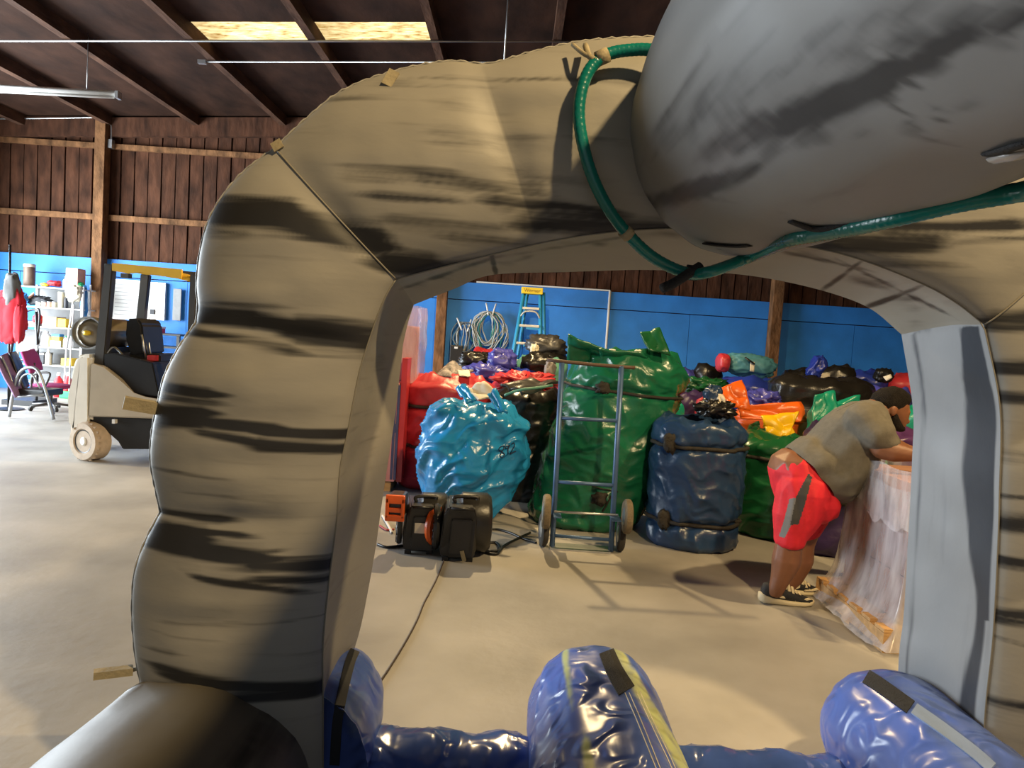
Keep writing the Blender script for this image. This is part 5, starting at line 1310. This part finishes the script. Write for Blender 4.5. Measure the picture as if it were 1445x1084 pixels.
flap('back_panel', [A(12, 498, .20), A(22, 496, .46), A(40, 545, .46), A(32, 552, .20)], m_black, ac, .02, .01, 3)
oc = thing('office_chair', F(70, 583), 'magenta mesh office chair on castors behind the grey armchair', 'chair')
oy = 10.8
def O(px, py, dy=0): return P(px, py, oy+dy)
flap('backrest', [O(29, 497, -.1), O(47, 493, .32), O(58, 522, .32), O(40, 528, -.1)], m_mesh2, oc, .03, .015, 3)
sp_ = O(72, 545, .1)
crumple('seat', sp_, (.26, .25, .045), m_mesh2, oc, 4, .04, 1, 30)
for dy in (-.16, .36): tube('armrest', [O(44, 548, dy), O(46, 531, dy), O(58, 526, dy), O(70, 527, dy), O(68, 536, dy), O(62, 548, dy)], .016, m_frame, oc, 8, 24)
tube('gas_lift', [(sp_.x, sp_.y, sp_.z-.04), (sp_.x, sp_.y, .09)], .026, m_frame, oc)
tube('back_spine', [(sp_.x-.1, sp_.y, sp_.z-.03), O(46, 545, .1), O(48, 512, .12)], .022, m_frame, oc, 8, 12)
for k_ in range(5):
    an = 2*PI*k_/5+.5; e = Vector((sp_.x+.29*math.cos(an), sp_.y+.29*math.sin(an), .065))
    l_ = tube('star_leg', [(sp_.x, sp_.y, .10), e], .017, m_frame, oc); cs_ = lathe('castor', [(.028, -.02), (.03, 0), (.028, .02)], (e.x, e.y, .031), (math.sin(an), -math.cos(an), 0), m_rubber, None, 14); cs_.parent = l_
# whiteboards, notice, desk beyond the forklift
def board(x0, y0, x1, y1, label, lines=0, m=m_white):
    a = P(x0, y1, 13.38); b = P(x1, y0, 13.38); t = thing('whiteboard', ((a.x+b.x)/2, 13.38, a.z), label, 'whiteboard')
    box('board_face', (a.x, 13.39, a.z), (b.x, 13.43, b.z), m, t, bev=.01)
    for lo, hi in (((a.x-.02, 13.375, a.z-.02), (b.x+.02, 13.44, a.z)), ((a.x-.02, 13.375, b.z), (b.x+.02, 13.44, b.z+.02)), ((a.x-.02, 13.375, a.z), (a.x, 13.44, b.z)), ((b.x, 13.375, a.z), (b.x+.02, 13.44, b.z))): box('frame_strip', lo, hi, m_alu, t)
    for i in range(lines):
        z = b.z-(b.z-a.z)*(i+1)/(lines+1); box('written_line', (a.x+.05, 13.386, z-.004), (b.x-.06-.1*(i % 3), 13.391, z+.004), MC['grey'], t)
    return t
board(157, 398, 201, 448, 'white board with faint written rows, behind the forklift', 9)
wb2 = board(206, 401, 232, 449, 'plain whiteboard right of the forklift pillar')
box('magnet', P(213, 441, 13.37)-Vector((.02, 0, .03)), P(216, 439, 13.37)+Vector((.02, .02, .03)), MC['dark'], wb2)
nb_ = tag(box('notice_frame', P(243, 452, 13.38), P(256, 408, 13.38)+Vector((0, .03, 0)), MC['grey'], None, bev=.006), 'dark framed notice on the blue wall beside the arch', 'frame')
dk = thing('work_desk', F(225, 560), 'small dark desk with clutter under the whiteboards', 'desk')
dz = P(225, 470, 12.9).z
box('desk_top', (P(195, 470, 12.9).x, 12.7, dz-.03), (P(262, 470, 12.9).x, 13.3, dz), m_frame, dk, bev=.006)
for x in (P(197, 470, 12.9).x, P(260, 470, 12.9).x-.05):
    for y in (12.72, 13.24): box('leg', (x, y, 0), (x+.05, y+.05, dz-.03), m_frame, dk)
box('desk_shelf', (P(195, 470, 12.9).x, 12.75, dz-.25), (P(262, 470, 12.9).x, 13.28, dz-.22), m_frame, dk)
xd = P(210, 460, 12.9).x
t = thing('desk_clutter_cup', (xd, 12.85, dz), 'dark cup with pens on the small desk', 'cup'); lathe('cup_body', [(.05, 0), (.055, .2), (.045, .2), (.04, .02)], (xd, 12.85, dz), (0, 0, 1), MC['dark'], t, 16); tube('pen', [(xd, 12.85, dz+.03), (xd+.03, 12.85, dz+.30)], .008, MC['white'], t)
xd = P(222, 460, 12.9).x
t = thing('desk_box', (xd, 12.85, dz), 'low red and white carton on the small desk', 'box'); box('box_body', (xd-.12, 12.75, dz), (xd+.12, 12.95, dz+.08), MC['red'], t, bev=.005); box('box_lid', (xd-.125, 12.745, dz+.08), (xd+.125, 12.955, dz+.11), MC['white'], t, bev=.004)
# ================================================================== CEILING FIXTURE
a = P(-60, 121, 9.8); b = P(168, 133, 9.8)
fx = thing('strip_light', (a+b)/2, 'unlit white fluorescent strip fixture under the roof', 'light fixture')
tube('fixture_channel', [a, b], .045, m_white, fx, 4)
tube('lamp_tube', [a+Vector((0, -.01, -.05)), b+Vector((-.06, -.01, -.05))], .016, m_white, fx, 10)
box('end_cap', b-Vector((.03, .05, .06)), b+Vector((.01, .05, .03)), m_steel, fx)
for q in (.2, .8):
    p = a.lerp(b, q); tube('hanger_wire', [p, (p.x, p.y, zr(p.x))], .006, m_steel, fx)
for o in bpy.data.objects:
    if '_loc' in o: del o['_loc']
